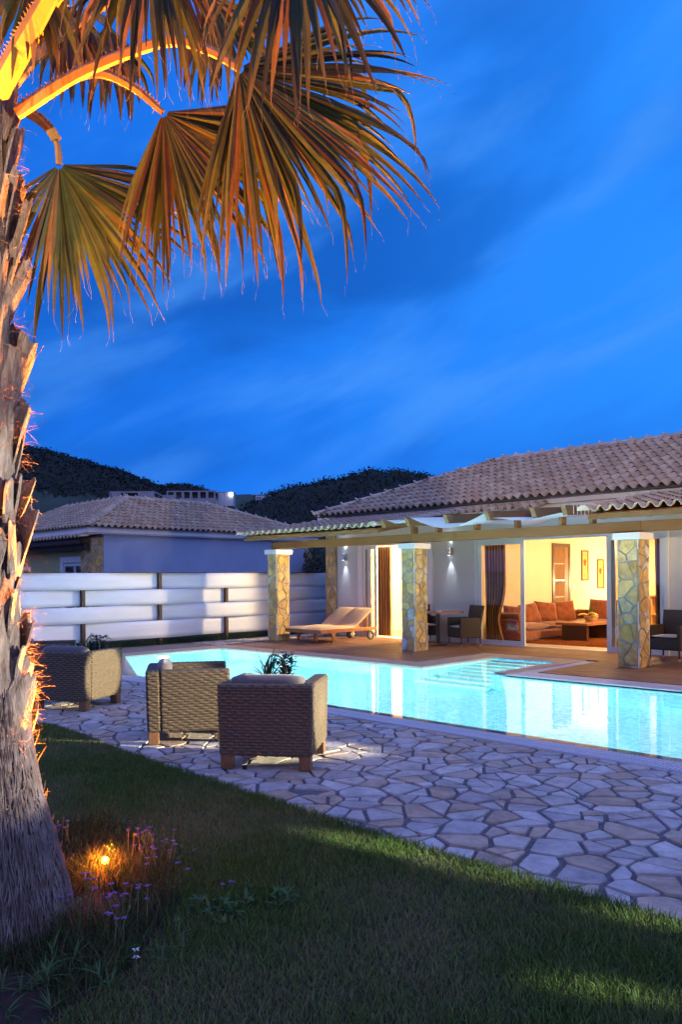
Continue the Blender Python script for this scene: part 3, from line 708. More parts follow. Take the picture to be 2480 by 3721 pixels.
# roof
TH = math.atan(.42); ct, sn_ = math.cos(TH), math.sin(TH)
rf = MB(); rr = random.Random(4); E0 = (-15.46, 14.72, 3.225)
tile_roof(rf, E0, (1,0,0), (0,ct,sn_), 88, .2135, 11, .352, rr, lambda a, s: a > s*ct-.12 and a < 18.75-s*ct+.1)
tile_roof(rf, (-15.46, 22.2, 3.225), (0,-1,0), (ct,0,sn_), 35, .2135, 11, .352, rr, lambda a, s: s*ct-.1 < a < 7.48-s*ct+.1)
ro = rf.build('roof', MT['tile'], villa, smooth=True)
Z1 = 3.225+3.66*.42
ub = MB(); ub.add([(-15.44,14.76,3.215),(4.3,14.76,3.215),(.64,18.42,Z1-.03),(-11.78,18.42,Z1-.03)], [(0,1,2,3)]); ub.add([(-15.44,22.2,3.215),(-15.44,14.76,3.215),(-11.78,18.42,Z1-.03)], [(0,1,2)]); ub.add([(4.3,14.76,3.215),(4.3,22.2,3.215),(.64,18.42,Z1-.03)], [(0,1,2)]); ub.add([(4.3,22.2,3.215),(-15.44,22.2,3.215),(-11.78,18.42,Z1-.03),(.64,18.42,Z1-.03)], [(0,1,2,3)]); ub.add([(-15.44,14.78,3.21),(4.3,14.78,3.21),(4.3,15.3,3.21),(-15.44,15.3,3.21)], [(0,1,2,3)])
ub.build('roof_underlay', MT['mortar'], ro)
rd = MB(); ridge(rd, (-15.47,14.71,3.30), (-11.80,18.40,Z1+.045), rg=rr); ridge(rd, (-11.80,18.40,Z1+.045), (.6,18.40,Z1+.045), rg=rr); rd.build('ridge_cap', MT['tile'], ro, smooth=False)
# rooms
def room(name, x0, x1, y0, y1, zc, skip=()):
    w = MB()
    w.box(x0-.1, x0, y0, y1, 0, zc); w.box(x1, x1+.1, y0, y1, 0, zc); w.box(x0-.1, x1+.1, y1+.001, y1+.1, 0, zc)
    o = w.build(name, MT['plaster'], villa)
    c = MB(); c.box(x0-.1, x1+.1, y0-.0, y1+.1, zc+.002, zc+.08); c.build('ceiling', MT['ceiling'], o)
    f = MB(); f.box(x0, x1, y0-.24, y1, -.03, .014); f.build('floor', MT['roomfloor'], o)
    return o
lr = room('living_room', -10.68, -3.6, 15.502, 23.0, 2.64)
br = room('bedroom', -15.0, -10.90, 15.502, 20.2, 2.6)
# sliding doors
def frame_rect(mb, x0, x1, z0, z1, y0, y1, w, wt=None, wb=None):
    mb.box(x0, x0+w, y0, y1, z0, z1); mb.box(x1-w, x1, y0, y1, z0, z1); mb.box(x0+w, x1-w, y0, y1, z1-(wt or w), z1-.0005); mb.box(x0+w, x1-w, y0, y1, z0+.0005, z0+(wb or w))
sd = MB(); frame_rect(sd, -10.566, -6.074, .0, 2.448, 15.20, 15.36, .07, .075, .022)
sdo = sd.build('door_frame', MT['alu'], villa)
for x0, x1, y in ((-10.49, -9.26, 15.225), (-7.34, -6.15, 15.225), (-7.28, -6.16, 15.285)):
    p = MB(); frame_rect(p, x0, x1, .023, 2.372, y, y+.05, .095, .085, .095); po = p.build('sliding_door', MT['alu'], villa)
    gq = MB(); gq.add([(x0+.09,y+.025,.11),(x1-.09,y+.025,.11),(x1-.09,y+.025,2.29),(x0+.09,y+.025,2.29)], [(0,1,2,3)]); gq.build('pane', MT['glass'], po)
    h = MB(); h.bar((x1-.05,y-.012,.95),(x1-.05,y-.012,1.15),.018,.012,(1,0,0)); h.build('handle', MT['steel'], po)
bd = MB(); frame_rect(bd, -14.296, -11.804, 0, 2.448, 15.19, 15.44, .14, .05, .02); bdo = bd.build('door_frame', MT['white'], villa)
for x0, x1, y in ((-14.15, -13.90, 15.24), (-14.10, -13.72, 15.30), (-12.4, -11.95, 15.24)):
    p = MB(); frame_rect(p, x0, x1, .021, 2.396, y, y+.045, .085, .08, .09); po = p.build('sliding_door', MT['alu'], villa)
    gq = MB(); gq.add([(x0+.08,y+.022,.1),(x1-.08,y+.022,.1),(x1-.08,y+.022,2.31),(x0+.08,y+.022,2.31)], [(0,1,2,3)]); gq.build('pane', MT['glass'], po)
# inner door with the picture wall
dx = -10.675
dr = MB(); dr.box(dx, dx+.03, 18.95, 19.05, .015, 2.46); dr.box(dx, dx+.03, 19.82, 19.92, .015, 2.46); dr.box(dx, dx+.03, 19.051, 19.819, 2.36, 2.459)
dro = dr.build('inner_door', MT['darkwood'], villa)
lf = MB(); lf.box(dx, dx+.012, 19.052, 19.60, .015, 2.358); leaf = lf.build('door_leaf', MT['doorwood'], dro)
jb = MB(); jb.box(dx, dx+.02, 19.60, 19.818, .015, 2.358); jb.build('door_jamb', MT['legwood'], dro)
for z in (.55, 1.0, 1.45, 1.9):
    ln = MB(); ln.box(dx+.0125, dx+.016, 19.06, 19.59, z, z+.012); ln.build('inlay_strip', MT['steel'], dro)
pass
sw = MB(); sw.rbox(dx, dx+.012, 20.10, 20.18, 1.19, 1.34, .004); sw.build('light_switch', MT['white'], villa)

# wall lights
def sconce(x, z, label):
    t = thing('wall_light', label, 'wall lamp', (x, 15.245, z), 0, 'up and down lights on the villa wall')
    b = MB(); b.lathe(x, 15.155, [(.036, z-.085), (.040, z-.083), (.040, z+.083), (.036, z+.085)], 20); b.build('lamp_body', MT['steel'], t, smooth=False)
    b = MB(); b.bar((x, 15.195, z), (x, 15.247, z), .03, .05); b.rbox(x-.04, x+.04, 15.236, 15.247, z-.06, z+.06, .003); b.build('bracket', MT['steel'], t)
    for s in (1, -1):
        e = MB(); e.lathe(x, 15.155, [(.030, z+s*.0855), (.031, z+s*.0865)], 16); e.build('lens', MT['lens_white'], t)
MT['lens_white'] = emit('lamp_lens', (.8, .88, 1), 14)
sconce(-11.27, 2.17, 'steel cylinder wall light between the middle stone column and the open doors')
sconce(-14.80, 2.13, 'steel cylinder wall light above the sun loungers beside the stone quoin')

# ================================================================== COLUMNS
def column(x0, x1, label, seed):
    t = thing('stone_column', label, 'column', ((x0+x1)/2, 12.95, .012), 0, 'stone columns carrying the porch beam')
    q = random.Random(seed); a = MB(); b = MB(); y0, y1 = 12.73, 13.17
    clad(b, a, x0+.012, x1-.012, y0+.012, y1-.012, .012, 2.165, ['-y', '+x', '-x', '+y'], q)
    ao = a.build('shaft', MT['mortar'], t); b.build('stone_facing', MT['stone'], ao)
    c = MB()
    for x in (x0+.002, x1-.016):
        for y in (y0+.002, y1-.016):
            z = .02
            while z < 2.14:
                l = q.uniform(.15, .5); 
                if q.random() < .72: c.box(x, x+.014, y, y+.014, z, min(2.163, z+l))
                z += l+.01
    c.build('corner_bead', MT['bead'], ao)
    c = MB(); c.rbox(x0-.055, x1+.055, y0-.055, y1+.055, 2.166, 2.283, .006); c.build('cap', MT['white'], t)
column(-15.10, -14.76, 'stone column at the foot of the sun loungers, nearest the white fence', 1)
column(-10.72, -10.36, 'stone column at the deck corner in front of the bedroom curtain', 2)
column(-5.95, -5.58, 'stone column standing before the right end of the living room doors', 3)
column(-1.2, -.84, 'stone column at the far right end of the porch', 4)

# ================================================================== PERGOLA
pg = thing('pergola', 'brown timber porch frame on the stone columns with bare rafters over the middle', 'pergola', (-8, 12.8, 2.283))
b = MB(); b.rbox(-14.96, -10.42, 12.73, 12.91, 2.292, 2.470, .006); b.rbox(-10.418, -5.53, 12.73, 12.91, 2.292, 2.472, .006); b.rbox(-5.528, 1.6, 12.73, 12.91, 2.292, 2.468, .006); b.build('beam', MT['beam'], pg)
def rafter_mb(u, za=2.565, zb=2.80, v0=11.76, v1=15.0, h=.16, w=.085):
    q = MB(); z = lambda v: za+(zb-za)*(v-v0)/(v1-v0)
    vs = []
    for x in (u-w/2, u+w/2): vs += [(x, v0+.10, z(v0)), (x, v1, zb), (x, v1, zb+h), (x, v0, z(v0)+h)]
    q.add(vs, [(0,3,2,1),(4,5,6,7),(0,1,5,4),(1,2,6,5),(2,3,7,6),(3,0,4,7)])
    return q
for u in (-10.42, -9.78, -8.84, -7.93, -7.0, -6.42):
    r_ = rafter_mb(u).build('rafter', MT['rafter'], pg); b = MB(); b.box(u-.03, u+.03, 12.74, 12.90, 2.473, 2.632); b.build('block', MT['rafter'], r_)
b = MB()
for i in range(7):
    x = -6.42; v = 12.0+i*.13; b.tube([(x-.055,v,2.56+(v-11.76)*.072),(x-.05,v+.01,2.745+(v-11.76)*.072),(x+.05,v+.03,2.745+(v-11.76)*.072),(x+.055,v+.03,2.60)], .006, 5)
b.tube([(-6.45,11.9,2.75),(-6.44,12.3,2.785),(-6.45,12.9,2.83)], .008, 5)
b.build('lashing_rope', MT['bead'], pg)
def sail(u0, u1, z, sag, label, v0=11.85, v1=14.7):
    P = []
    for i in range(21):
        t = i/20; row = []
        for j in range(13):
            s = j/12; zz = z+.055*(s*(v1-v0))-sag*4*t*(1-t)*(1-.25*math.sin(PI*s))+.008*math.sin(9*t+5*s)
            row.append((u0+(u1-u0)*t, v0+(v1-v0)*s+.03*math.sin(7*t), zz))
        P.append(row)
    q = MB(); q.grid(P); o = q.build('shade_sail', MT['sail'], smooth=True); tag(o, label, 'shade sail', 'cloth sails slung between the pergola rafters')
    return o
sail(-10.36, -9.83, 2.715, .07, 'short white shade cloth sagging beside the end of the left tiled canopy')
sail(-9.73, -7.98, 2.725, .235, 'widest white shade cloth sagging low in the middle of the pergola')
sail(-7.88, -6.52, 2.615, .075, 'white shade cloth beside the roped rafter near the right tiled canopy')

def canopy(x0, x1, label, seed, hipL=True, hipR=True):
    t = thing('tiled_canopy', label, 'porch roof', ((x0+x1)/2, 13, 2.6), 0, 'tiled porch canopies in front of the villa')
    q = random.Random(seed); tn = .155; c, s = 1/math.hypot(1, tn), tn/math.hypot(1, tn); y0 = 11.72; ze = 2.575
    mb = MB(); n = int(round((x1-x0)/.2)); tile_roof(mb, (x0, y0, ze), (1,0,0), (0,c,s), n, (x1-x0)/n, 9, .36, q)
    ro = mb.build('roof_tiles', MT['tile'], t, smooth=True)
    k = MB(); z = lambda v: ze+(v-y0)*tn
    if hipL: ridge(k, (x0-.0,y0-.02,z(y0)+.05), (x0-.1,14.95,z(14.95)+.05), .36, .095, False, q)
    k.build('verge_tiles', MT['tile'], ro); k = MB()
    if hipR: ridge(k, (x1,y0-.02,z(y0)+.05), (x1,14.95,z(14.95)+.05), .36, .095, False, q)
    k.build('verge_tiles', MT['tile'], ro)
    k = MB(); k.add([(x0,y0+.03,ze-.012),(x1,y0+.03,ze-.012),(x1,15.2,z(15.2)-.012),(x0,15.2,z(15.2)-.012)], [(0,1,2,3)]); k.build('boarding', MT['rafterred'], t)
    k = MB(); k.rbox(x0+.01, x1-.01, y0+.10, y0+.135, ze-.105, ze-.014, .004); k.build('fascia_board', MT['rafter'], t)
    u = x0+.18
    while u < x1-.1:
        k = MB(); v0, v1, h = y0+.137, 15.2, .13
        vs = []
        for x in (u-.04, u+.04): vs += [(x, v0+.16, z(v0+.16)-.016-h), (x, v1, z(v1)-.016-h), (x, v1, z(v1)-.016), (x, v0, z(v0)-.016), (x, v0, z(v0)-.016-.07)]
        k.add(vs, [(0,4,3,2,1),(5,6,7,8,9),(0,1,6,5),(1,2,7,6),(2,3,8,7),(3,4,9,8),(4,0,5,9)]); k.build('rafter', MT['rafter'], t); u += .74
    return t
MT['rafterred'] = mat('red_boarding', (.40, .10, .03), .6, 5, .2)
canopy(-14.90, -10.56, 'tiled porch canopy over the sun loungers at the left end of the villa', 31)
canopy(-6.02, 1.4, 'tiled porch canopy over the right end of the deck', 32)
# low tile strip along the wall
w = MB(); q = random.Random(8); tile_roof(w, (-10.45, 14.35, 2.955), (1,0,0), (0,.97,.24), 10, .2, 2, .36, q); ridge(w, (-10.45,14.33,3.0), (-10.45,15.0,3.14), .36, .1, False, q); w.build('lean_to_tiles', MT['tile'], villa, smooth=True)

# ================================================================== FENCE
fe = thing('panel_fence', 'white woven panel fence with dark posts between the pool and the neighbouring house', 'fence', (-16.42, 10.4, 0))
posts = [2.4, 4.4, 6.4, 8.44, 10.43, 12.43, 14.4, 16.3]
for i, v in enumerate(posts):
    k = MB(); k.rbox(-16.46, -16.38, v-.045, v+.045, -.04, 1.722, .005); k.build('post', MT['post'], fe)
k = MB(); k.box(-16.47, -16.37, 2.0, 16.35, 1.7225, 1.737); k.build('top_rail', MT['post'], fe)
# four boards between consecutive posts, each passing before one post and behind the next
rows = [(1.335, 1.715), (.965, 1.325), (.585, .955), (.155, .575)]
for r, (z0, z1) in enumerate(rows):
    k = MB(); P = []
    vv = np.linspace(2.0, 16.27, 160)
    for zz in np.linspace(z0, z1, 5):
        row = []
        for v in vv:
            ph = np.interp(v, posts, np.arange(len(posts))); s = math.cos(PI*(ph+r+1))
            wob = .006*noise.noise(Vector((v*.8, zz*3, r*7)))+.004*noise.noise(Vector((v*2.2, zz, r)))
            dz = .012*noise.noise(Vector((v*.55, r*5, 2)))
            row.append((-16.42+.062*s+wob, v, zz+dz))
        P.append(row)
    k.grid(P); o = k.build('panel_board', MT['panel'], fe, smooth=True)
    sm = o.modifiers.new('thick', 'SOLIDIFY'); sm.thickness = .008; sm.offset = 0

# ================================================================== NEIGHBOURING HOUSE
nb = thing('neighbour_house', 'low house with brown hipped tile roof standing behind the white fence', 'house', (-24.5, 13, -.05))
NU, NV0, NV1 = -24.4, 12.85, 23.0
k = MB(); k.box(NU-.25, NU, NV0+.46, NV1-.35, -.05, 3.2); k.box(-33, NU-.25, NV0+.48, NV0+.7, -.05, 3.2); k.box(-33.2, -33, NV0+.1, NV1, -.05, 3.2); k.box(-33, NU-.26, NV1-.2, NV1, -.05, 3.2)
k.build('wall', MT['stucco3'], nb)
k = MB(); k.box(-32.9, NU-.72, NV0+.40, NV0+.478, -.05, 2.9); k.build('porch_wall', MT['stucco4'], nb)
a = MB(); b = MB(); q = random.Random(77); clad(b, a, NU-.72, NU-.01, NV0, NV0+.458, -.05, 3.0, ['+x', '-y'], q, .26); ao = a.build('quoin', MT['mortar'], nb); b.build('stone_facing', MT['stone'], ao); a = MB(); b = MB(); clad(b, a, NU-.6, NU-.01, NV1-.349, NV1+.1, -.05, 3.0, ['+x'], q, .26)
ao = a.build('quoin', MT['mortar'], nb); b.build('stone_facing', MT['stone'], ao)
k = MB(); k.box(NU+.001, NU+.26, NV0-.24, NV1+.2, 3.16, 3.33); k.box(NU+.001, NU+.2, NV0-.2, NV1+.2, 3.12, 3.159); k.box(-33.2, NU, NV0-.24, NV0-.02, 3.13, 3.33); k.build('fascia', MT['fascia'], nb)
pc = .40; c_, s_ = 1/math.hypot(1, pc), pc/math.hypot(1, pc)
E = Vector((NU+.36, NV0-.34, 3.33)); RW = 3.55
mb = MB(); q = random.Random(12); LL = NV1+.45-(NV0-.34)
tile_roof(mb, E, (0,1,0), (-c_,0,s_), int(LL/.24), .24, 10, .385, q, lambda a, s: s*c_-.1 < a < LL-s*c_+.1, N=7)
tile_roof(mb, (E.x-9, E.y, E.z), (1,0,0), (0,c_,s_), int(9/.24), .24, 10, .385, q, lambda a, s: a < 9-s*c_+.1, N=7)
nro = mb.build('roof', MT['tile'], nb, smooth=True)
k = MB(); zr = E.z+RW*pc; A1 = (E.x-RW, E.y+RW, zr-.02); A2 = (E.x-RW, E.y+LL-RW, zr-.02); e = E.z-.02
k.add([(E.x,E.y,e),(E.x,E.y+LL,e),A2,A1], [(0,1,2,3)]); k.add([(E.x-9,E.y,e),(E.x,E.y,e),A1,(E.x-9,E.y+RW,zr-.02)], [(0,1,2,3)]); k.add([(E.x,E.y+LL,e),(E.x-7,E.y+LL,e),A2], [(0,1,2)]); k.add([A1,A2,(E.x-7,E.y+LL,e),(E.x-9,E.y+LL,e),(E.x-9,E.y+RW,zr-.02)], [(0,1,2,3,4)])
k.build('roof_underlay', MT['mortar'], nro)
k = MB(); ridge(k, (E.x+.02,E.y-.02,E.z+.06), (A1[0],A1[1],zr+.05), .42, .13, False, q); ridge(k, (A1[0],A1[1],zr+.05), (A2[0],A2[1],zr+.05), .42, .12, True, q); ridge(k, (A2[0],A2[1],zr+.05), (E.x,E.y+LL,E.z+.06), .42, .12, True, q); ridge(k, (A1[0],A1[1],zr+.06), (E.x-9,A1[1],zr+.03), .42, .12, True, q)
k.build('ridge_cap', MT['tile'], nro)
# wing on the left with its own slope
mb = MB(); tile_roof(mb, (E.x-11.0, E.y-1.5, E.z+.05), (0,1,0), (-c_,0,s_), 26, .24, 9, .385, q, N=7); mb.build('wing_roof', MT['tile'], nb, smooth=True)
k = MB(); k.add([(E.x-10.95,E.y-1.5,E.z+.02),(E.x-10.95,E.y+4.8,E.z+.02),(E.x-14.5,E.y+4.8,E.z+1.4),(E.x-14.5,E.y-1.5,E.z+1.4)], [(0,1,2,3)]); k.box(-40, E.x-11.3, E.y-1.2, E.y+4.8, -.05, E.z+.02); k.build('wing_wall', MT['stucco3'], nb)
k = MB(); ridge(k, (E.x-14.4,E.y-1.5,E.z+1.45), (E.x-14.4,E.y+4.8,E.z+1.45), .42, .12, True, q); k.build('wing_ridge', MT['tile'], nb)
# porch canopy and window on the garden side
mb = MB(); tile_roof(mb, (-31.5, NV0-.75, 2.93), (1,0,0), (0,.98,.2), 31, .25, 2, .4, q, N=7); po = mb.build('porch_tiles', MT['tile'], nb, smooth=True)
k = MB(); k.box(-31.5, NU+.3, NV0-.62, NV0-.54, 2.78, 2.90); k.box(-31.5, NU+.1, NV0-.30, NV0-.14, 2.60, 2.78); k.build('porch_beam', MT['post'], nb)
k = MB(); k.box(-27.35,-27.13,NV0+.33,NV0+.398,0,2.40); k.box(-25.62,-25.40,NV0+.33,NV0+.398,0,2.40); k.box(-27.129,-25.621,NV0+.33,NV0+.398,2.2,2.40); wo = k.build('window', MT['white'], nb)
k = MB(); frame_rect(k, -27.1, -25.65, .2, 2.15, NV0+.35, NV0+.39, .08); k.box(-26.3,-26.2,NV0+.34,NV0+.392,.28,2.06); k.build('window_frame', MT['alu'], wo)
k = MB(); k.box(-27.02,-25.73,NV0+.385,NV0+.397,.28,2.07); k.build('pane', MT['darkglass'], wo)
k = MB(); k.rbox(-25.22,-25.12,NV0+.30,NV0+.398,2.05,2.25,.01); k.build('wall_light', MT['steel'], nb)
k = MB(); kk = MB(); clad(kk, k, -28.6, -28.2, 12.0, 12.4, -.05, 1.93, ['+x', '-y'], q, .2); cc = thing('stone_post', 'stone post with white cap in front of the neighbouring porch window', 'post', (-28.4, 12.2, -.05)); ko = k.build('shaft', MT['mortar'], cc); kk.build('stone_facing', MT['stone'], ko); k = MB(); k.rbox(-28.66,-28.14,11.94,12.46,1.931,2.06,.006); k.build('cap', MT['white'], cc)
# ================================================================== WOVEN ARMCHAIRS
def woven(boxes, res=.0058, p=.0245, q=.098, amp=.011, rad=.022):
    VV = []; FF = []; o = 0
    for (x0, x1, y0, y1, z0, z1) in boxes:
        lo = np.array([x0, y0, z0]); hi = np.array([x1, y1, z1])
        for ax in range(3):
            a, b = [i for i in range(3) if i != ax]
            na = max(3, int((hi[a]-lo[a])/res)); nb_ = max(3, int((hi[b]-lo[b])/res))
            A, Bv = np.meshgrid(np.linspace(lo[a], hi[a], na), np.linspace(lo[b], hi[b], nb_), indexing='ij')
            for sgn in (-1, 1):
                P = np.zeros((na, nb_, 3)); P[..., a] = A; P[..., b] = Bv; P[..., ax] = hi[ax] if sgn > 0 else lo[ax]
                core = np.clip(P, lo+rad, hi-rad); d = P-core; ln = np.linalg.norm(d, axis=-1, keepdims=True); nrm = d/np.maximum(ln, 1e-6)
                base = core+nrm*rad
                if ax == 2: s, t = (P[..., 0]+P[..., 1]), np.zeros_like(P[..., 0]); s = P[..., 0] if (hi[0]-lo[0]) > (hi[1]-lo[1]) else P[..., 1]; t = P[..., 1] if (hi[0]-lo[0]) > (hi[1]-lo[1]) else P[..., 0]
                else: s, t = (P[..., 1] if ax == 0 else P[..., 0]), P[..., 2]
                r = np.floor(t/p); hgt = np.abs(np.cos(PI*(t/p-r-.5)))**.7
                over = .5+.5*np.cos(2*PI*s/q+PI*r)
                dd = amp*(hgt*(.35+.65*over)-.4)+.0016*np.sin(s*1400+t*900)
                base = base+nrm*dd[..., None]
                f = 1-.035*np.clip((.69-base[..., 2])/.58, 0, 1); base[..., 0] *= f; base[..., 1] *= f
                I = np.arange(na*nb_).reshape(na, nb_)+o
                F = np.stack([I[:-1, :-1], I[1:, :-1], I[1:, 1:], I[:-1, 1:]], -1).reshape(-1, 4)
                flip = (sgn < 0) ^ (ax == 1)
                FF.append(F[:, ::-1] if flip else F); VV.append(base.reshape(-1, 3)); o += na*nb_
    return np.concatenate(VV), np.concatenate(FF)
def cushion_mb(x0, x1, y0, y1, z0, z1, puff=.03, n=12):
    mb = MB(); 
    for s in (1, -1):
        P = []
        for i in range(n+1):
            row = []
            for j in range(n+1):
                a, b = i/n, j/n; e = min(1, (16*a*(1-a)*b*(1-b))**.35) if 0 < a < 1 and 0 < b < 1 else 0
                zc = (z0+z1)/2; row.append((x0+(x1-x0)*a, y0+(y1-y0)*b, zc+s*((z1-z0)/2*e+puff*e*math.sin(PI*a)*math.sin(PI*b)*.5)))
            P.append(row if s > 0 else row[::-1])
        mb.grid(P)
    return mb
def make_armchair(label):
    t = thing('armchair', label, 'armchair', (0,0,0), 0, 'woven armchairs on the stone terrace')
    V, F = woven([(-.395,.395,-.39,-.265,.115,.69), (-.395,-.275,-.262,.39,.115,.692), (.275,.395,-.262,.39,.115,.692), (-.272,.272,.29,.385,.115,.33), (-.272,.272,-.262,.288,.20,.30)])
    fast_mesh('woven_body', V, F, MT['wicker'], t, smooth=True)
    for sx in (-1, 1):
        for sy in (-1, 1):
            k = MB(); k.rbox(sx*.325-.048, sx*.325+.048, sy*.32-.048, sy*.32+.048, 0, .135, .006); k.build('leg', MT['legwood'], t, world=False)
    cushion_mb(-.268,.268,-.24,.36,.305,.43).build('seat_cushion', MT['cushion'], t, world=False, smooth=True)
    k = MB(); pts = [(-.30+.60*i/12, -.225, .685) for i in range(13)]; rs = [.052, .068, .074]+[.075]*7+[.074, .068, .052]; k.tube(pts, rs, 14); k.build('bolster', MT['cushion'], t, world=False, smooth=True)
    return t
def place(o, x, y, deg, label=None):
    o.location = (x, y, .004); o.rotation_euler = (0, 0, math.radians(deg-90))
    if label: o['label'] = label
ch = make_armchair('foremost woven armchair, its broad back turned to the viewer')
def from_corner(cx, cy, deg, sx, sy):
    """centre of a chair facing deg whose given outer corner stands at cx, cy"""
    a = math.radians(deg-90); x, y = sx*.395, sy*.39
    return cx-(x*math.cos(a)-y*math.sin(a)), cy-(x*math.sin(a)+y*math.cos(a))
c3 = from_corner(-4.545, 4.285, 126, 1, -1); place(ch, *c3, 126)
e = copy_tree(ch); place(e, *from_corner(-6.42, 3.92, 56, 1, -1), 56, 'woven armchair standing side-on between the foremost one and the pool')
e = copy_tree(ch); place(e, *from_corner(-8.60, 4.45, 117, 1, -1), 117, 'woven armchair partly hidden by the palm trunk, its near corner turned this way')
e = copy_tree(ch); cc4 = from_corner(-6.42, 3.92, 56, 1, -1); place(e, cc4[0]-3.98, cc4[1]+.35, 56, 'farthest woven armchair, mostly hidden behind the chair next to the palm trunk')

def low_table(x, y, deg, label):
    t = thing('side_table', label, 'table', (x, y, .004), math.radians(deg), 'low woven tables between the armchairs')
    V, F = woven([(-.28,.28,-.28,.28,.06,.40)], amp=.007); fast_mesh('woven_body', V, F, MT['wicker'], t, smooth=True) if False else None
    me = fast_mesh('woven_body', V, F, MT['wicker'], None, smooth=True); me.parent = t
    k = MB(); k.rbox(-.27,.27,-.27,.27,.405,.417,.003); k.build('glass_top', MT['darkglass'], t, world=False)
    for sx in (-1, 1):
        for sy in (-1, 1):
            k = MB(); k.rbox(sx*.22-.035, sx*.22+.035, sy*.22-.035, sy*.22+.035, 0, .07, .004); k.build('leg', MT['legwood'], t, world=False)
def leaf_strip(mb, p, d, L, w, droop, n=7, col=None, up=(0,0,1)):
    P = Vector(p); d = Vector(d).normalized(); rows = []
    for i in range(n+1):
        t = i/n; ww = w*(.35+.65*math.sin(PI*min(1, t*1.15+.08))) if t < .9 else w*(1-t)*2.2
        s = d.cross(Vector(up)); s = s.normalized() if s.length > 1e-4 else Vector((1,0,0)); nn = s.cross(d)
        rows.append([P-s*ww/2+nn*ww*.18, P.copy(), P+s*ww/2+nn*ww*.18]); P = P+d*(L/n); d = (d+Vector((0,0,-droop/n))).normalized()
    mb.grid(rows, col)
def plant(x, y, z, label, seed, flower):
    q = random.Random(seed); t = thing('plant_basket', label, 'plant', (x, y, z), 0, 'planted baskets on the low tables')
    k = MB(); k.lathe(x, y, [(.075,z),(.10,z+.05),(.12,z+.11),(.115,z+.12),(.10,z+.105)], 22); k.build('basket', MT['basket'], t)
    k = MB(); k.tube([(x+.02*math.sin(i)+.11*math.cos(PI*i/10), y+.05*math.cos(PI*i/10), z+.11+.24*math.sin(PI*i/10)**.6) for i in range(11)], .011, 7); k.build('basket_handle', MT['handle'], t)
    k = MB()
    for i in range(20):
        a = q.uniform(0, 2*PI); e = q.uniform(.5, 1.35); leaf_strip(k, (x-.05+q.uniform(-.03,.03), y-.05+q.uniform(-.03,.03), z+.1), (math.cos(a)*math.cos(e), math.sin(a)*math.cos(e), math.sin(e)), q.uniform(.22,.40), .022, q.uniform(.2,1.0))
    k.build('spiky_leaves', MT['leaf'], t)
    k = MB()
    for i in range(150):
        a = q.uniform(0, 2*PI); r = q.uniform(0, .12); e = q.uniform(-.3, 1.2); h = z+.12+q.uniform(0,.22); leaf_strip(k, (x+.07+r*math.cos(a), y+.07+r*math.sin(a), h), (math.cos(a)*math.cos(e), math.sin(a)*math.cos(e), math.sin(e)), q.uniform(.04,.075), .035, .5, 4)
    k.build('broad_leaves', MT['leafdark'], t)
    k = MB()
    for i in range(12):
        a = q.uniform(0, 2*PI); r = q.uniform(.02,.12); cx, cy, cz = x+.07+r*math.cos(a), y+.07+r*math.sin(a), z+.26+q.uniform(0,.12)
        for j in range(6):
            an = j*PI/3; leaf_strip(k, (cx,cy,cz), (math.cos(an),math.sin(an),.5), .03, .024, .4, 3)
    k.build('blossoms', flower, t)
P3 = W(1000, 2400, 8.05); low_table(P3.x, P3.y, 38, 'low woven table in front of the foremost armchair, bearing the dark red planted basket')
plant(P3.x, P3.y, .422, 'basket of spiky and broad leaves with dark red blossoms beyond the foremost armchair', 5, MT['petalred'])
P1 = W(335, 2330, 11.0); low_table(P1.x, P1.y, 20, 'low woven table behind the armchair by the palm trunk, bearing the white planted basket')
plant(P1.x, P1.y, .422, 'basket of feathery leaves with white blossoms beyond the armchair by the palm trunk', 6, MT['petalwhite'])

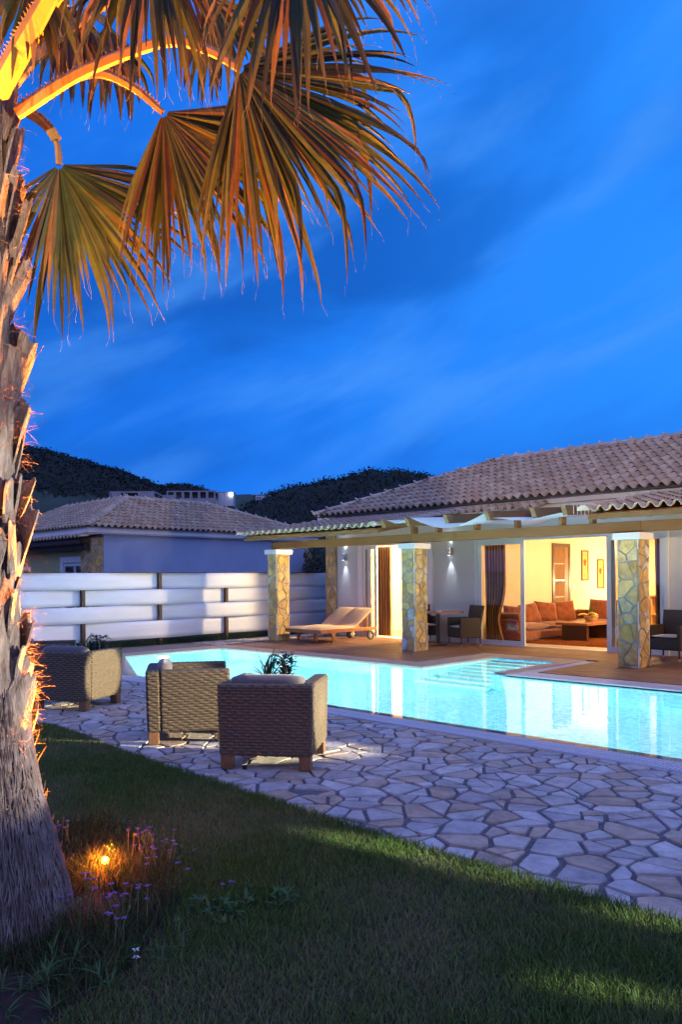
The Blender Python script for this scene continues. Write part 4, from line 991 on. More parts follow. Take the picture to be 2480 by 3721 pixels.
# ================================================================== SUN LOUNGERS
def lounger(x, y, label):
    t = thing('sun_lounger', label, 'sun lounger', (x, y, .013), 0, 'pair of wooden sun loungers under the porch')
    w = .62
    k = MB()
    for s in (-1, 1): k.rbox(s*(w/2)-.02, s*(w/2)+.02, 0, 2.0, .24, .32, .004)
    k.rbox(-w/2+.021, w/2-.021, .0, .035, .235, .315, .004)
    for i in range(9): k.box(-w/2+.021, w/2-.021, .09+i*.135, .17+i*.135, .285, .305)
    k.build('frame', MT['teak'], t, world=False)
    for s in (-1, 1):
        k = MB(); k.rbox(s*(w/2)-.022-s*.0, s*(w/2)+.022, .40, .475, 0, .24, .004)
        k.add([(s*w/2-.018,.33,.24),(s*w/2+.018,.33,.24),(s*w/2+.018,.545,.24),(s*w/2-.018,.545,.24),(s*w/2-.018,.41,.18),(s*w/2+.018,.41,.18),(s*w/2+.018,.465,.18),(s*w/2-.018,.465,.18)], [(0,1,5,4),(1,2,6,5),(2,3,7,6),(3,0,4,7)])
        k.build('leg', MT['teak'], t, world=False)
        k = MB(); k.rbox(s*(w/2)-.020, s*(w/2)+.020, 1.68, 1.75, .09, .24, .004); k.build('wheel_leg', MT['teak'], t, world=False)
        k = MB(); c = (s*(w/2+.045)); n = 22
        prof = [(.105,-.02),(.115,-.012),(.115,.012),(.105,.02),(.085,.018),(.085,-.018)]
        vs = [(c+b, 1.715+a*math.cos(2*PI*j/n), .117+a*math.sin(2*PI*j/n)) for a, b in prof for j in range(n)]
        k.add(vs, [(i*n+j, i*n+(j+1) % n, ((i+1) % 6)*n+(j+1) % n, ((i+1) % 6)*n+j) for i in range(6) for j in range(n)])
        wh = k.build('wheel', MT['rubber'], t, world=False)
        k = MB()
        for j in range(6): a = j*PI/3; k.bar((c,1.715,.117),(c,1.715+.088*math.cos(a),.117+.088*math.sin(a)),.02,.016,(1,0,0))
        k.tube([(c-.02,1.715,.117),(c+.02,1.715,.117)], .028, 10); k.build('hub', MT['hub'], wh, world=False)
    k = MB(); A = Vector((0,1.22,.32)); ang = math.radians(33); d = Vector((0,math.cos(ang),math.sin(ang)))
    for s in (-1, 1): k.bar(A+Vector((s*(w/2-.05),0,0)), A+d*.80+Vector((s*(w/2-.05),0,0)), .03, .045)
    for i in range(5): k.bar(A+d*(.1+i*.16)+Vector((-w/2+.03,0,0)), A+d*(.1+i*.16)+Vector((w/2-.03,0,0)), .05, .015, (0,-d.z,d.y))
    k.bar((w/2-.08,1.72,.30),(w/2-.08,1.22+.62*d.y,.32+.60*d.z),.022,.03); k.bar((-w/2+.08,1.72,.30),(-w/2+.08,1.22+.62*d.y,.32+.60*d.z),.022,.03)
    k.build('backrest', MT['teak'], t, world=False)
    k = MB(); top = []; bot = []
    prof = [(-.02,.318+.0)]+[(i*.1, .325) for i in range(0, 13)]
    pts = [(-.02,.322)]+[(.1*i,.326) for i in range(1,13)]+[(1.22+d.y*.1*i, .33+d.z*.1*i+.018) for i in range(1,9)]
    for i, (yy, zz) in enumerate(pts):
        rt, rb = [], []
        for j in range(9):
            xx = -w/2-.0+w*j/8; e = (1-abs(2*j/8-1)**4); thk = .05*(.35+.65*e)*(1 if 0 < i < len(pts)-1 else .35)
            rt.append((xx, yy-.0, zz+thk+.008*math.sin(yy*9)*e)); rb.append((xx, yy, zz))
        top.append(rt); bot.append(rb[::-1])
    k.grid(top); k.grid(bot)
    for side in (0, 8):
        k.grid([[top[i][side], bot[i][8-side]] if side else [bot[i][8], top[i][0]] for i in range(len(pts))])
    k.grid([[top[0][j] for j in range(9)], [bot[0][8-j] for j in range(9)]]); k.grid([[bot[-1][8-j] for j in range(9)], [top[-1][j] for j in range(9)]])
    k.build('mattress', MT['mattress'], t, world=False, smooth=True)
    return t
MT['mattress'] = mat('striped_mattress', (.70, .50, .29), .9, 1, .03, .2, 180)
def stripes():
    nt = MT['mattress'].node_tree; N = nt.nodes; L = nt.links; tc = N.new('ShaderNodeTexCoord'); wv = N.new('ShaderNodeTexWave'); wv.inputs['Scale'].default_value = 6.5; wv.inputs['Distortion'].default_value = 0; L.new(tc.outputs['Object'], wv.inputs[0])
    cr = N.new('ShaderNodeValToRGB'); cr.color_ramp.elements[0].position = .35; cr.color_ramp.elements[0].color = (.50,.33,.20,1); cr.color_ramp.elements[1].position = .6; cr.color_ramp.elements[1].color = (.74,.56,.36,1); L.new(wv.outputs[0], cr.inputs[0]); L.new(cr.outputs[0], N['Principled BSDF'].inputs['Base Color'])
stripes()
t = lounger(-14.20, 12.80, 'wooden sun lounger with striped mattress, the one against the stone column')
e = copy_tree(t); e.location = (-13.56, 12.76, .013); e['label'] = 'wooden sun lounger with striped mattress, the one nearer the bedroom curtain'

# ================================================================== DECK DINING SETS
def dining_chair(label):
    t = thing('dining_chair', label, 'chair', (0,0,0), 0, 'dark woven chairs on the deck')
    w, d = .56, .56
    k = MB(); k.rbox(-w/2, w/2, -d/2, d/2, .18, .40, .02); k.build('seat_base', MT['darkwicker'], t, world=False)
    P = []
    k = MB()
    lo = [(-w/2, -d/2+.02, .40), (w/2, -d/2+.02, .40), (w/2, -d/2+.07, .40), (-w/2, -d/2+.07, .40)]
    hi = [(-w/2-.02, -d/2-.07, .90), (w/2+.02, -d/2-.07, .90), (w/2+.02, -d/2-.03, .90), (-w/2-.02, -d/2-.03, .90)]
    k.add(lo+hi, [(0,3,2,1),(4,5,6,7),(0,1,5,4),(1,2,6,5),(2,3,7,6),(3,0,4,7)]); k.build('backrest', MT['darkwicker'], t, world=False)
    for s in (-1, 1):
        k = MB(); k.rbox(s*(w/2+.0)-.035, s*(w/2)+.035, -d/2+.05, d/2, .18, .63, .015); k.build('armrest', MT['darkwicker'], t, world=False)
        for sy in (-1, 1):
            k = MB(); k.tube([(s*(w/2-.0), sy*(d/2-.03), .03), (s*(w/2-.01), sy*(d/2-.04), .2)], .016, 8); lg = k.build('leg', MT['darkwicker'], t, world=False)
            k = MB(); k.tube([(s*(w/2-.0), sy*(d/2-.03), .0), (s*(w/2), sy*(d/2-.03), .03)], .017, 8); k.build('foot', MT['hub'], lg, world=False)
    cushion_mb(-w/2+.03, w/2-.03, -d/2+.06, d/2-.0, .395, .455, .012).build('seat_pad', MT['seatpad'], t, world=False, smooth=True)
    return t
def setc(o, x, y, deg, label=None):
    o.location = (x, y, .013); o.rotation_euler = (0, 0, math.radians(deg-90))
    if label: o['label'] = label
dc = dining_chair('dark woven chair with pale pad between the small table and the living room doors'); setc(dc, -10.50, 14.70, 245)
e = copy_tree(dc); setc(e, -11.72, 14.72, 330, 'dark woven chair half hidden behind the middle stone column')
e = copy_tree(dc); setc(e, -5.80, 14.62, 265, 'dark woven chair with pale pad to the right of the front stone column')
def dtable(x, y, label, wd=.36):
    t = thing('cafe_table', label, 'table', (x, y, .013), 0, 'square tables on the deck')
    k = MB(); k.rbox(x-wd, x+wd, y-wd, y+wd, .745, .775, .005); k.build('table_top', MT['table'], t)
    k = MB(); k.tube([(x,y,.07),(x,y,.744)], .042, 14); k.build('pedestal', MT['darkmetal'], t)
    k = MB(); k.lathe(x, y, [(.21,.013),(.21,.03),(.16,.045),(.06,.075),(.05,.09)], 20); k.build('base', MT['darkmetal'], t)
dtable(-10.97, 14.32, 'square wooden cafe table on a dark pedestal beside the middle stone column', .43)
dtable(-4.72, 13.95, 'wooden cafe table at the right edge in front of the dark woven chair', .40)
MT['glassy'] = mat('clear_dish', (.75, .78, .78), .1, spec=.8)
k = MB(); k.lathe(-10.86, 14.22, [(.045,.776),(.055,.778),(.058,.81),(.050,.81),(.045,.79)], 16); tag(k.build('ashtray', MT['glassy']), 'small glass ashtray on the cafe table beside the middle stone column', 'ashtray')

# ================================================================== ROOMS
def curtain(x0, x1, y, label, z1=2.36, taper=.0, folds=7, tie=False):
    P = []; ST = []
    n = 90; m = 24
    for j in range(m+1):
        z = .03+(z1-.03)*j/m; row = []
        pinch = 1-taper*(1-j/m)
        if tie: pinch = 1-.30*math.exp(-((z-.55)/.45)**2)
        for i in range(n+1):
            s = i/n; xx = x0+(x1-x0)*s*pinch if not tie else x0+(x1-x0)*s*pinch
            row.append((xx, y+.045*math.sin(2*PI*folds*s+.3*math.sin(z*2))+.012*math.sin(31*s), z)); ST.append((s*2.2*abs(x1-x0)/.6, z, 0))
        P.append(row)
    k = MB(); k.grid(P); o = k.build('curtain', MT['curtain'], smooth=True); tag(o, label, 'curtain', 'brown wavy striped curtains')
    at = o.data.attributes.new('st', 'FLOAT_VECTOR', 'POINT'); at.data.foreach_set('vector', np.array(ST, np.float32).ravel()); return o
curtain(-13.98, -13.45, 15.60, 'brown wavy striped curtain in the bedroom opening behind the sun loungers', 2.38)
curtain(-10.55, -9.98, 15.62, 'dark striped curtain tied back behind the left living room glass', 2.44, tie=True)
curtain(-6.50, -6.16, 15.62, 'dark curtain behind the glass to the right of the front stone column', 2.44)
# sofa: long side by the picture wall and a short side across the back
sf = thing('corner_sofa', 'rust brown velvet corner sofa with loose cushions in the lit living room', 'sofa', (-10.2, 18, .014))
k = MB(); k.rbox(-10.64,-9.86,16.0,19.95,.05,.26,.03); k.rbox(-9.858,-7.2,19.15,19.95,.05,.26,.03); k.build('base', MT['sofa'], sf)
for i, (a, b) in enumerate(((16.22,17.45),(17.46,18.68),(18.69,19.12))): cushion_mb(-10.45,-9.84,a,b,.255,.43,.03).build('seat_cushion', MT['sofa'], sf, smooth=True)
for a, b in ((-10.43,-8.9),(-8.88,-7.25)): cushion_mb(a,b,19.13,19.72,.255,.43,.03).build('seat_cushion', MT['sofa'], sf, smooth=True)
k = MB(); k.rbox(-10.66,-10.46,16.0,19.95,.26,.66,.05); k.rbox(-10.455,-7.2,19.75,19.97,.26,.66,.05); k.build('backrest', MT['sofa'], sf)
k = MB(); k.rbox(-10.64,-9.88,15.98,16.2,.05,.60,.06); k.tube([(-10.6,16.09,.60),(-9.87,16.09,.60)], .105, 14); k.build('armrest', MT['sofa'], sf, smooth=False)
def pillow(c, nrm, w, h, th, roll, label):
    """soft square cushion leaning with its face along nrm"""
    c = Vector(c); n = Vector(nrm).normalized(); a = n.cross(Vector((0,0,1))).normalized(); b = a.cross(n); a, b = a*math.cos(roll)+b*math.sin(roll), b*math.cos(roll)-a*math.sin(roll)
    k = MB(); m = 14
    for s in (1, -1):
        P = []
        for i in range(m+1):
            row = []
            for j in range(m+1):
                u, v = 2*i/m-1, 2*j/m-1; e = ((1-u**4)*(1-v**4))**.5 if abs(u) < 1 and abs(v) < 1 else 0
                pin = 1-.10*(1-abs(u))**.0*(abs(v)**3)*(1-u*u)*.0; q = c+a*(u*w/2*(1-.07*(1-u*u)*0-.06*(1-v*v)*0+.05*abs(v)*abs(u)))+b*(v*h/2*(1+.05*abs(u)*abs(v)))+n*(s*th/2*e*(1+.12*noise.noise(Vector((u*2+c.x, v*2+c.y, s)))))
                row.append(q)
            P.append(row if s > 0 else row[::-1])
        k.grid(P)
    o = k.build('cushion', MT['sofa'], smooth=True); return tag(o, label, 'cushion', 'rust velvet cushions on the corner sofa')
pillow((-10.33,16.50,.62),(.85,-.4,.30),.52,.46,.22,.10,'rust velvet cushion seen through the glass at the near arm of the sofa')
pillow((-10.28,17.15,.64),(.9,-.3,.35),.56,.50,.22,-.12,'rust velvet cushion just right of the door stile on the long side of the sofa')
pillow((-10.24,17.85,.66),(.85,-.45,.35),.60,.52,.24,.10,'creased rust cushion in the middle of the long side of the sofa')
pillow((-10.20,18.72,.66),(.75,-.6,.3),.58,.52,.24,-.05,'rust velvet cushion in the corner of the sofa below the inner door')
pillow((-9.55,19.60,.66),(.05,-1,.3),.78,.56,.24,.03,'wide rust cushion on the back side of the sofa behind the fruit')
pillow((-8.55,19.60,.66),(-.05,-1,.3),.90,.56,.24,-.02,'wide fluffy rust cushion on the back side of the sofa by the door stile')
ct_ = thing('coffee_table', 'low dark coffee table with slab legs on the shaggy rug', 'coffee table', (-9.05, 17.7, .014), math.radians(-3))
k = MB(); k.rbox(-.42,.42,-.70,.70,.385,.445,.004); k.build('table_top', MT['tablewood'], ct_, world=False)
for s in (-1, 1):
    k = MB(); k.rbox(-.33,.33,s*.52-.05,s*.52+.05,0,.384,.003); k.build('leg', MT['darkwood'], ct_, world=False)
def rug():
    rg = np.random.RandomState(1); n = 26000; x = rg.uniform(-9.9,-7.1,n); y = rg.uniform(16.0,19.1,n); a = rg.uniform(0,2*PI,n); h = rg.uniform(.02,.045,n); w = .006
    V = np.stack([np.stack([x-w*np.cos(a),y-w*np.sin(a),np.full(n,.016)],1),np.stack([x+w*np.cos(a),y+w*np.sin(a),np.full(n,.016)],1),np.stack([x+.02*np.sin(3*a),y+.02*np.cos(5*a),.016+h],1)],1).reshape(-1,3)
    F = np.arange(n*3).reshape(-1,3); o = fast_mesh('shaggy_rug', V, F, MT['rug']); tag(o, 'shaggy orange brown rug under the coffee table', 'rug')
    k = MB(); k.box(-9.9,-7.1,16.0,19.1,.0145,.018); k.build('backing', MT['rug'], o)
rug()
fx, fy, fz = -9.06, 17.95, .460
fb_ = thing('fruit_basket', 'woven basket of fruit on the coffee table', 'basket', (fx, fy, fz))
k = MB(); k.lathe(fx, fy, [(.12,fz),(.15,fz+.05),(.175,fz+.115),(.168,fz+.118),(.14,fz+.05),(.11,fz+.012)], 26); k.build('bowl', MT['basket'], fb_)
k = MB(); k.tube([(fx+.172*math.cos(2*PI*i/26), fy+.172*math.sin(2*PI*i/26), fz+.118) for i in range(27)], .011, 6); k.build('rim', MT['handle'], fb_)
q = random.Random(2)
for i in range(7):
    a = i*2*PI/7; k = MB(); c = Vector((fx+.10*math.cos(a), fy+.10*math.sin(a), fz+.10)); n_ = 8; pr = [(.004,-.038),(.028,-.03),(.039,-.008),(.038,.012),(.024,.032),(.004,.030)]
    k.lathe(c.x, c.y, [(r_, c.z+.02+z_) for r_, z_ in pr], 12); o = k.build('apple', MT['apple'] if i % 2 else MT['banana'], smooth=True)
    tag(o, 'round fruit heaped in the basket on the coffee table', 'fruit', 'round fruits in the basket')
def bananas(cx, cy, cz, ang, label):
    t = thing('banana_bunch', label, 'fruit', (cx, cy, cz), 0, 'banana bunches over the basket rim')
    for i in range(4):
        k = MB(); pts = []; rs = []
        for j in range(9):
            s = j/8; r_ = .14; th = -1.0+2.0*s; pts.append((cx+math.cos(ang)*(.15*math.sin(th))+math.sin(ang)*(.028*i-.04), cy+math.sin(ang)*(.15*math.sin(th))-math.cos(ang)*(.028*i-.04), cz+.09*math.cos(th)-.04+.006*i)); rs.append(.006+.015*math.sin(PI*min(1,max(0,s)))**.5)
        k.tube(pts, rs, 7); k.build('banana', MT['banana'], t, smooth=True)
bananas(fx-.17, fy-.07, fz+.11, .5, 'banana bunch hanging over the left side of the fruit basket')
bananas(fx+.10, fy-.10, fz+.14, -.2, 'banana bunch heaped on the right side of the fruit basket')
pa = thing('pineapple', 'pineapple with leafy crown standing in the fruit basket', 'fruit', (fx, fy+.02, fz+.06))
k = MB(); k.lathe(fx, fy+.02, [(.02,fz+.02),(.055,fz+.05),(.062,fz+.11),(.05,fz+.17),(.02,fz+.195)], 14); k.build('flesh', MT['pineapple'], pa, smooth=True)
k = MB()
for i in range(26):
    a = i*2.4; e = .35+.045*i*.9; leaf_strip(k, (fx, fy+.02, fz+.18+.003*i), (math.cos(a)*math.cos(min(e,1.4)), math.sin(a)*math.cos(min(e,1.4)), math.sin(min(e,1.4))), .11+.002*i, .022, .8, 6)
k.build('leaf_crown', MT['weed'], pa)
def picture(y, z0, z1, label):
    t = thing('poppy_picture', label, 'picture', (-10.66, y, (z0+z1)/2), 0, 'tall narrow poppy pictures')
    w = .20; x = -10.678
    k = MB()
    k.box(x,x+.03,y-w,y-w+.035,z0,z1); k.box(x,x+.03,y+w-.035,y+w,z0,z1); k.box(x,x+.03,y-w+.0351,y+w-.0351,z1-.035,z1-.0005); k.box(x,x+.03,y-w+.0351,y+w-.0351,z0+.0005,z0+.035); k.build('frame', MT['gilt'], t)
    k = MB(); k.box(x,x+.012,y-w+.0352,y+w-.0352,z0+.0355,z1-.0355); cv = k.build('canvas', MT['paint'], t)
    k = MB(); zc = z0+(z1-z0)*.60; n = 22
    pts = [(x+.0135, y+.085*math.cos(2*PI*i/n)*(1+.12*math.sin(5*2*PI*i/n)), zc+.095*math.sin(2*PI*i/n)*(1+.1*math.cos(3*2*PI*i/n))) for i in range(n)]; k.add(pts, [tuple(range(n))]); k.build('painted_poppy', MT['poppy'], cv)
    k = MB(); P = [[(x+.0132, y+.02*math.sin(j*.5)-.007, zc-.08-j*.055),(x+.0132, y+.02*math.sin(j*.5)+.007, zc-.08-j*.055)] for j in range(8)]; k.grid(P); k.build('painted_stem', MT['stem'], cv)
picture(20.79, 1.44, 2.30, 'tall poppy picture hung higher, nearer the inner door')
picture(21.74, 1.20, 2.06, 'tall poppy picture hung lower, nearer the front stone column')
k = thing('console_shelf', 'lit wooden shelf unit seen through the glass right of the front stone column', 'shelf', (-7.4, 18.6, .014))
q = MB(); q.rbox(-7.75,-7.71,18.3,18.7,.014,1.06); q.rbox(-7.05,-7.01,18.3,18.7,.014,1.06); q.rbox(-7.78,-6.98,18.28,18.72,1.061,1.10)
for z in (.3,.62): q.rbox(-7.709,-7.051,18.3,18.7,z,z+.03)
q.build('carcass', MT['headboard'], k)
# bedroom
bdm = thing('bed', 'bed with patterned cover seen through the bedroom opening', 'bed', (-12.9, 18.2, .014))
q = MB(); q.rbox(-13.6,-11.8,16.7,18.9,.014,.28,.02); q.build('base', MT['headboard'], bdm)
cushion_mb(-13.65,-11.75,16.6,18.4,.24,.62,.06).build('duvet', MT['duvet'], bdm, smooth=True); q = MB(); q.rbox(-13.66,-11.74,16.58,16.7,.08,.45,.03); q.build('valance', MT['duvet'], bdm)
for x in (-13.1,-12.3): cushion_mb(x-.38,x+.38,18.35,18.85,.50,.80,.05).build('pillow', MT['bedding'], bdm, smooth=True)
q = MB(); q.rbox(-14.2,-11.2,18.95,19.03,.014,1.22,.01); q.build('headboard', MT['headboard'], bdm)
pp = thing('bedroom_picture', 'pale framed picture on the bedroom wall above the headboard', 'picture', (-15, 20.18, 1.8)); q = MB(); x0,x1 = -16.2+0.9,-14.7+.75; x0, x1 = -14.75, -14.0
x0, x1 = -14.95, -14.30
q = MB(); q.box(-14.6,-13.7,20.15,20.195,1.35,2.1); q.build('frame', MT['headboard'], pp); q = MB(); q.box(-14.53,-13.77,20.14,20.149,1.42,2.03); q.build('canvas', MT['bedding'], pp)
# ================================================================== PALM
PB = Vector((-3.61, 1.36, 0)); PT = W(-66, 430, 3.30)
palm = thing('fan_palm', 'fan palm with shaggy leaf-base trunk and drooping fronds lit orange from below', 'palm', (PB.x, PB.y, .01))
def axis(z):
    t = z/PT.z; return PB.lerp(PT, t) + Vector((.015*math.sin(3*t), .01*math.sin(5*t), 0))
def trad(z): return float(np.interp(z, [0,.06,.15,.38,.6,.85,1.2,2.0,2.8,3.5], [.385,.375,.355,.29,.225,.178,.145,.122,.108,.10]))
def trunk():
    nz_, na = 230, 200; V = []; rg = random.Random(3)
    for i in range(nz_):
        z = -.02+3.5*(i/(nz_-1)); c = axis(z); r = trad(max(0, z))
        for j in range(na):
            a = 2*PI*j/na; ca, sa = math.cos(a), math.sin(a)
            f = noise.noise(Vector((ca*7, sa*7, z*1.6)))+.6*noise.noise(Vector((ca*19, sa*19, z*3.5)))+.4*noise.noise(Vector((ca*40, sa*40, z*9)))
            low = max(0, min(1, (1.05-z)/.35)); d = f*(.008+.016*low)
            V.append((c.x+(r+d)*ca, c.y+(r+d)*sa, c.z if False else z))
    I = np.arange(nz_*na).reshape(nz_, na); F = np.stack([I[:-1], np.roll(I[:-1], -1, 1), np.roll(I[1:], -1, 1), I[1:]], -1).reshape(-1, 4)
    return fast_mesh('trunk', np.array(V), F, MT['bark'], palm, smooth=True)
tko = trunk()
def boots():
    rg = random.Random(17); k = MB(); fib = MB(); z = .80; row = 0
    def strip(p, d, L, w, curl):
        P = Vector(p); d = Vector(d).normalized(); rows = []; n = 5
        s = Vector((rg.uniform(-1,1),rg.uniform(-1,1),rg.uniform(-1,1))).normalized()
        for i in range(n+1):
            ww = w*(1-.7*i/n); rows.append([P-s*ww/2, P+s*ww/2]); P = P+d*(L/n); d = (d+Vector((rg.uniform(-1,1),rg.uniform(-1,1),rg.uniform(-1.1,.7)))*curl).normalized()
        fib.grid(rows)
    while z < 3.45:
        nb_ = 6; r = trad(z)
        for i in range(nb_):
            a = 2*PI*(i+.5*(row % 2))/nb_+rg.uniform(-.15,.15); zz = z+rg.uniform(-.05,.05); c = axis(zz)
            out = Vector((math.cos(a), math.sin(a), 0)); tan = Vector((-math.sin(a), math.cos(a), 0))
            L = rg.uniform(.20,.34); lean = rg.choice((-1,1))*rg.uniform(.35,.85); w0 = rg.uniform(.15,.19); w1 = rg.uniform(.05,.10)
            rows_t, rows_b = [], []; n = 8; P = c+out*(r-.015); d = (Vector((0,0,1))+tan*lean+out*.06).normalized()
            flare = rg.uniform(-.05,.2)
            for j in range(n+1):
                t = j/n; w = w0*(1-t)**.8*1.0+w1*t; s = (d.cross(out)).normalized(); nn = s.cross(d).normalized()
                if nn.dot(out) < 0: nn = -nn
                cup = .28; rt = []; rb = []
                for q_ in range(5):
                    u = q_/4*2-1; rag = rg.uniform(-.03,.02) if j == n else 0
                    p = P+s*(u*w/2)-nn*(cup*w*.5*u*u)+d*rag; rt.append(p+nn*(.012*(1-t*.4)*(1-abs(u)*.5))); rb.append(p-nn*.004)
                rows_t.append(rt); rows_b.append(rb[::-1]); P = P+d*(L/n); d = (d+out*flare*t*.35-tan*lean*.05).normalized()
            k.grid(rows_t); k.grid(rows_b); k.grid([[rows_t[-1][q_], rows_b[-1][4-q_]] for q_ in range(5)]); k.grid([[rows_t[j][0], rows_b[j][4]] for j in range(n+1)]); k.grid([[rows_t[j][4], rows_b[j][0]] for j in range(n+1)])
            for _ in range(13):
                p = rows_t[rg.randint(1, n)][rg.choice((0, 0, 4, 4, 2))]; strip(p, out*rg.uniform(.2,1)+tan*rg.uniform(-.7,.7)+Vector((0,0,rg.uniform(-.3,.8))), rg.uniform(.03,.11), rg.uniform(.0012,.003), .35)
            if rg.random() < .45:
                p0 = rows_t[0][2]+d*.05
                for _ in range(26): strip(p0+tan*rg.uniform(-.05,.05)+out*.02+Vector((0,0,rg.uniform(-.04,.06))), out*rg.uniform(.4,1)+tan*rg.uniform(-.6,.6)+Vector((0,0,rg.uniform(-.5,.6))), rg.uniform(.03,.09), rg.uniform(.0015,.003), .45)
        z += .118; row += 1
    # torn strips on the lower trunk
    for _ in range(260):
        z = rg.uniform(.05,1.0); a = rg.uniform(0,2*PI); r = trad(z); c = axis(z); out = Vector((math.cos(a),math.sin(a),0)); tan = Vector((-math.sin(a),math.cos(a),0))
        strip(c+out*(r+.002), Vector((0,0,rg.choice((-1,1,1))))+tan*rg.uniform(-.8,.8)+out*rg.uniform(.1,.5), rg.uniform(.04,.12), rg.uniform(.003,.008), .18)
    keep = fib; fib = MB()
    for _ in range(5200):
        z = rg.uniform(.0,1.0); a = rg.uniform(0,2*PI); r = trad(z); c = axis(z); out = Vector((math.cos(a),math.sin(a),0)); tan = Vector((-math.sin(a),math.cos(a),0)); up = (c+Vector((0,0,.05)))-c
        z2 = z+rg.uniform(.05,.13); r2 = trad(z2); w = rg.uniform(.003,.009); b_ = a+rg.uniform(-.06,.06); rows = []
        for t in (0, .35, .7, 1):
            zz = z+(z2-z)*t; aa = a+(b_-a)*t; cc = axis(zz); o2 = Vector((math.cos(aa),math.sin(aa),0)); t2 = Vector((-math.sin(aa),math.cos(aa),0)); P = cc+o2*(trad(zz)+.008+.014*math.sin(PI*t)+(.012 if t == 1 else 0)*rg.random()); P.z = zz; ww = w*(1-.5*t); rows.append([P-t2*ww/2-o2*.004, P, P+t2*ww/2-o2*.004])
        fib.grid(rows)
    fib.build('bark_fibre', MT['barkfibre'], palm); fib = keep
    k.build('leaf_bases', MT['boot'], palm); fib.build('fibre', MT['fibre'], palm)
boots()
def spline(pts, n):
    P = [Vector(p) for p in pts]; P = [P[0]*2-P[1]]+P+[P[-1]*2-P[-2]]; out = []
    m = len(P)-3
    for i in range(n+1):
        t = i/n*m; k = min(int(t), m-1); f = t-k; a, b, c, d = P[k:k+4]
        out.append(.5*((2*b)+(c-a)*f+(2*a-5*b+4*c-d)*f*f+(3*b-a-3*c+d)*f**3))
    return out
def frond(pet, tip, L, spread, nseg, droop, seed, wide=(.055,.026), fold=.5, face=None, asym=0, join=.56, dry=.3, limp=.25):
    """pet: petiole points ending at the hub; tip: a point the blade's middle aims at"""
    rg = random.Random(seed)
    C = spline(pet, 26); hub = C[-1]; ax = (Vector(tip)-hub).normalized()
    toc = (Vector((0,0,CH))-hub).normalized() if face is None else Vector(face).normalized()
    side = ax.cross(toc).normalized(); nrm = side.cross(ax).normalized()
    B = MB(); da = 2*spread/nseg
    for i in range(nseg+1):
        a = -spread+da*i+rg.uniform(-.8,.8)*da+asym
        d = (ax*math.cos(a)+side*math.sin(a)-nrm*fold*abs(math.sin(a))*(.6+.4*math.sin(i))).normalized()
        li = L*(1-.30*(abs(a)/max(spread, .1))**2)*rg.uniform(.70,1.10)
        n = 13; P = hub+d*.02; rows = []; st = li/n; br = rg.uniform(.45,.8) if rg.random() < limp else 9; dr = droop*rg.uniform(.5,2.0)
        tw = rg.uniform(-1.1,1.1); kcol = rg.choice((.4,.7,.9,1.1,1.5))*rg.uniform(.85,1.15); cols = []
        for j in range(n+1):
            t = j/n
            wj = 2*join*li*math.sin(da/2)*1.12
            w = wj*(t/join)+.004 if t < join else wj*(1-(t-join)/(1-join))**.75+.0015
            w = min(w*1.55, .042)
            s = d.cross(nrm); s = s.normalized() if s.length > 1e-3 else side
            if t > join: s = (s*math.cos(tw*(t-join)*2)+nrm*math.sin(tw*(t-join)*2)).normalized()
            nn = s.cross(d).normalized(); rows.append([P-s*w/2-nn*w*.22, P.copy(), P+s*w/2-nn*w*.22])
            P = P+d*st
            g = dr*(1+1.1*abs(a)/max(spread,.1))*max(0, t-.28)**1.3/n*4
            if t > br: g += 1.1
            d = (d+Vector((0,0,-g))).normalized()
        dryk = 1 if rg.random() < dry else 0
        for j in range(n):
            t = j/n; c0 = (.066,.082,.014) if not dryk else (.17,.10,.034); c1 = (.12,.095,.03)
            f = max(0, t-.6)/.4; c = tuple((x*(1-f)+y*f)*kcol for x, y in zip(c0, c1))
            B.grid([rows[j], rows[j+1]], c)
        # hair-thin thread at the tip
        e = rows[-1][1]; Q = [e]; dd = d.copy()
        for _ in range(4): dd = (dd+Vector((rg.uniform(-.5,.5),rg.uniform(-.5,.5),-.3))).normalized(); Q.append(Q[-1]+dd*.014)
        B.grid([[p-side*.0005, p+side*.0005] for p in Q], (.30,.24,.14))
    o = B.build('frond', MT['frond'], palm)
    K = MB(); n = len(C)-1; rows = []
    for i, p in enumerate(C):
        t = (C[min(i+1,n)]-C[max(i-1,0)]).normalized(); f = i/n; w = wide[0]*(1-f)+wide[1]*f; s = t.cross(nrm if abs(t.dot(nrm)) < .9 else side).normalized(); u = s.cross(t)
        up_ = s if abs(s.z) > abs(u.z) else u; ot = u if up_ is s else s
        if up_.z < 0: up_ = -up_
        rows.append([p+up_*w*.5, p+ot*w*.30+up_*w*.1, p+ot*w*.18-up_*w*.45, p-ot*w*.18-up_*w*.45, p-ot*w*.30+up_*w*.1, p+up_*w*.5])
        if 0 < i < n-1:
            for sd in (-1, 1):
                for e in (.0, .5):
                    q = p.lerp(C[i+1], e)+up_*w*.42+ot*w*.12*sd; h = rg.uniform(.008,.016); K.add([q-t*.006, q+t*.006, q+up_*h+t*rg.uniform(-.008,.008)+ot*sd*.004, q+ot*.003], [(0,1,2),(1,3,2),(3,0,2)])
    K.grid(rows); K.build('petiole', MT['petiole'], o, smooth=False)
    return o
cr0 = W(30, 400, 3.28)
# long arching frond to the right
frond([W(60,410,3.26), W(300,262,3.2), W(600,152,3.1), W(760,185,3.05), W(868,250,3.0)], W(1290,600,2.95), .87, 1.3, 78, .55, 1, (.062,.030), .45, limp=.42, face=RT*-.35-FW+Vector((0,0,.25)))
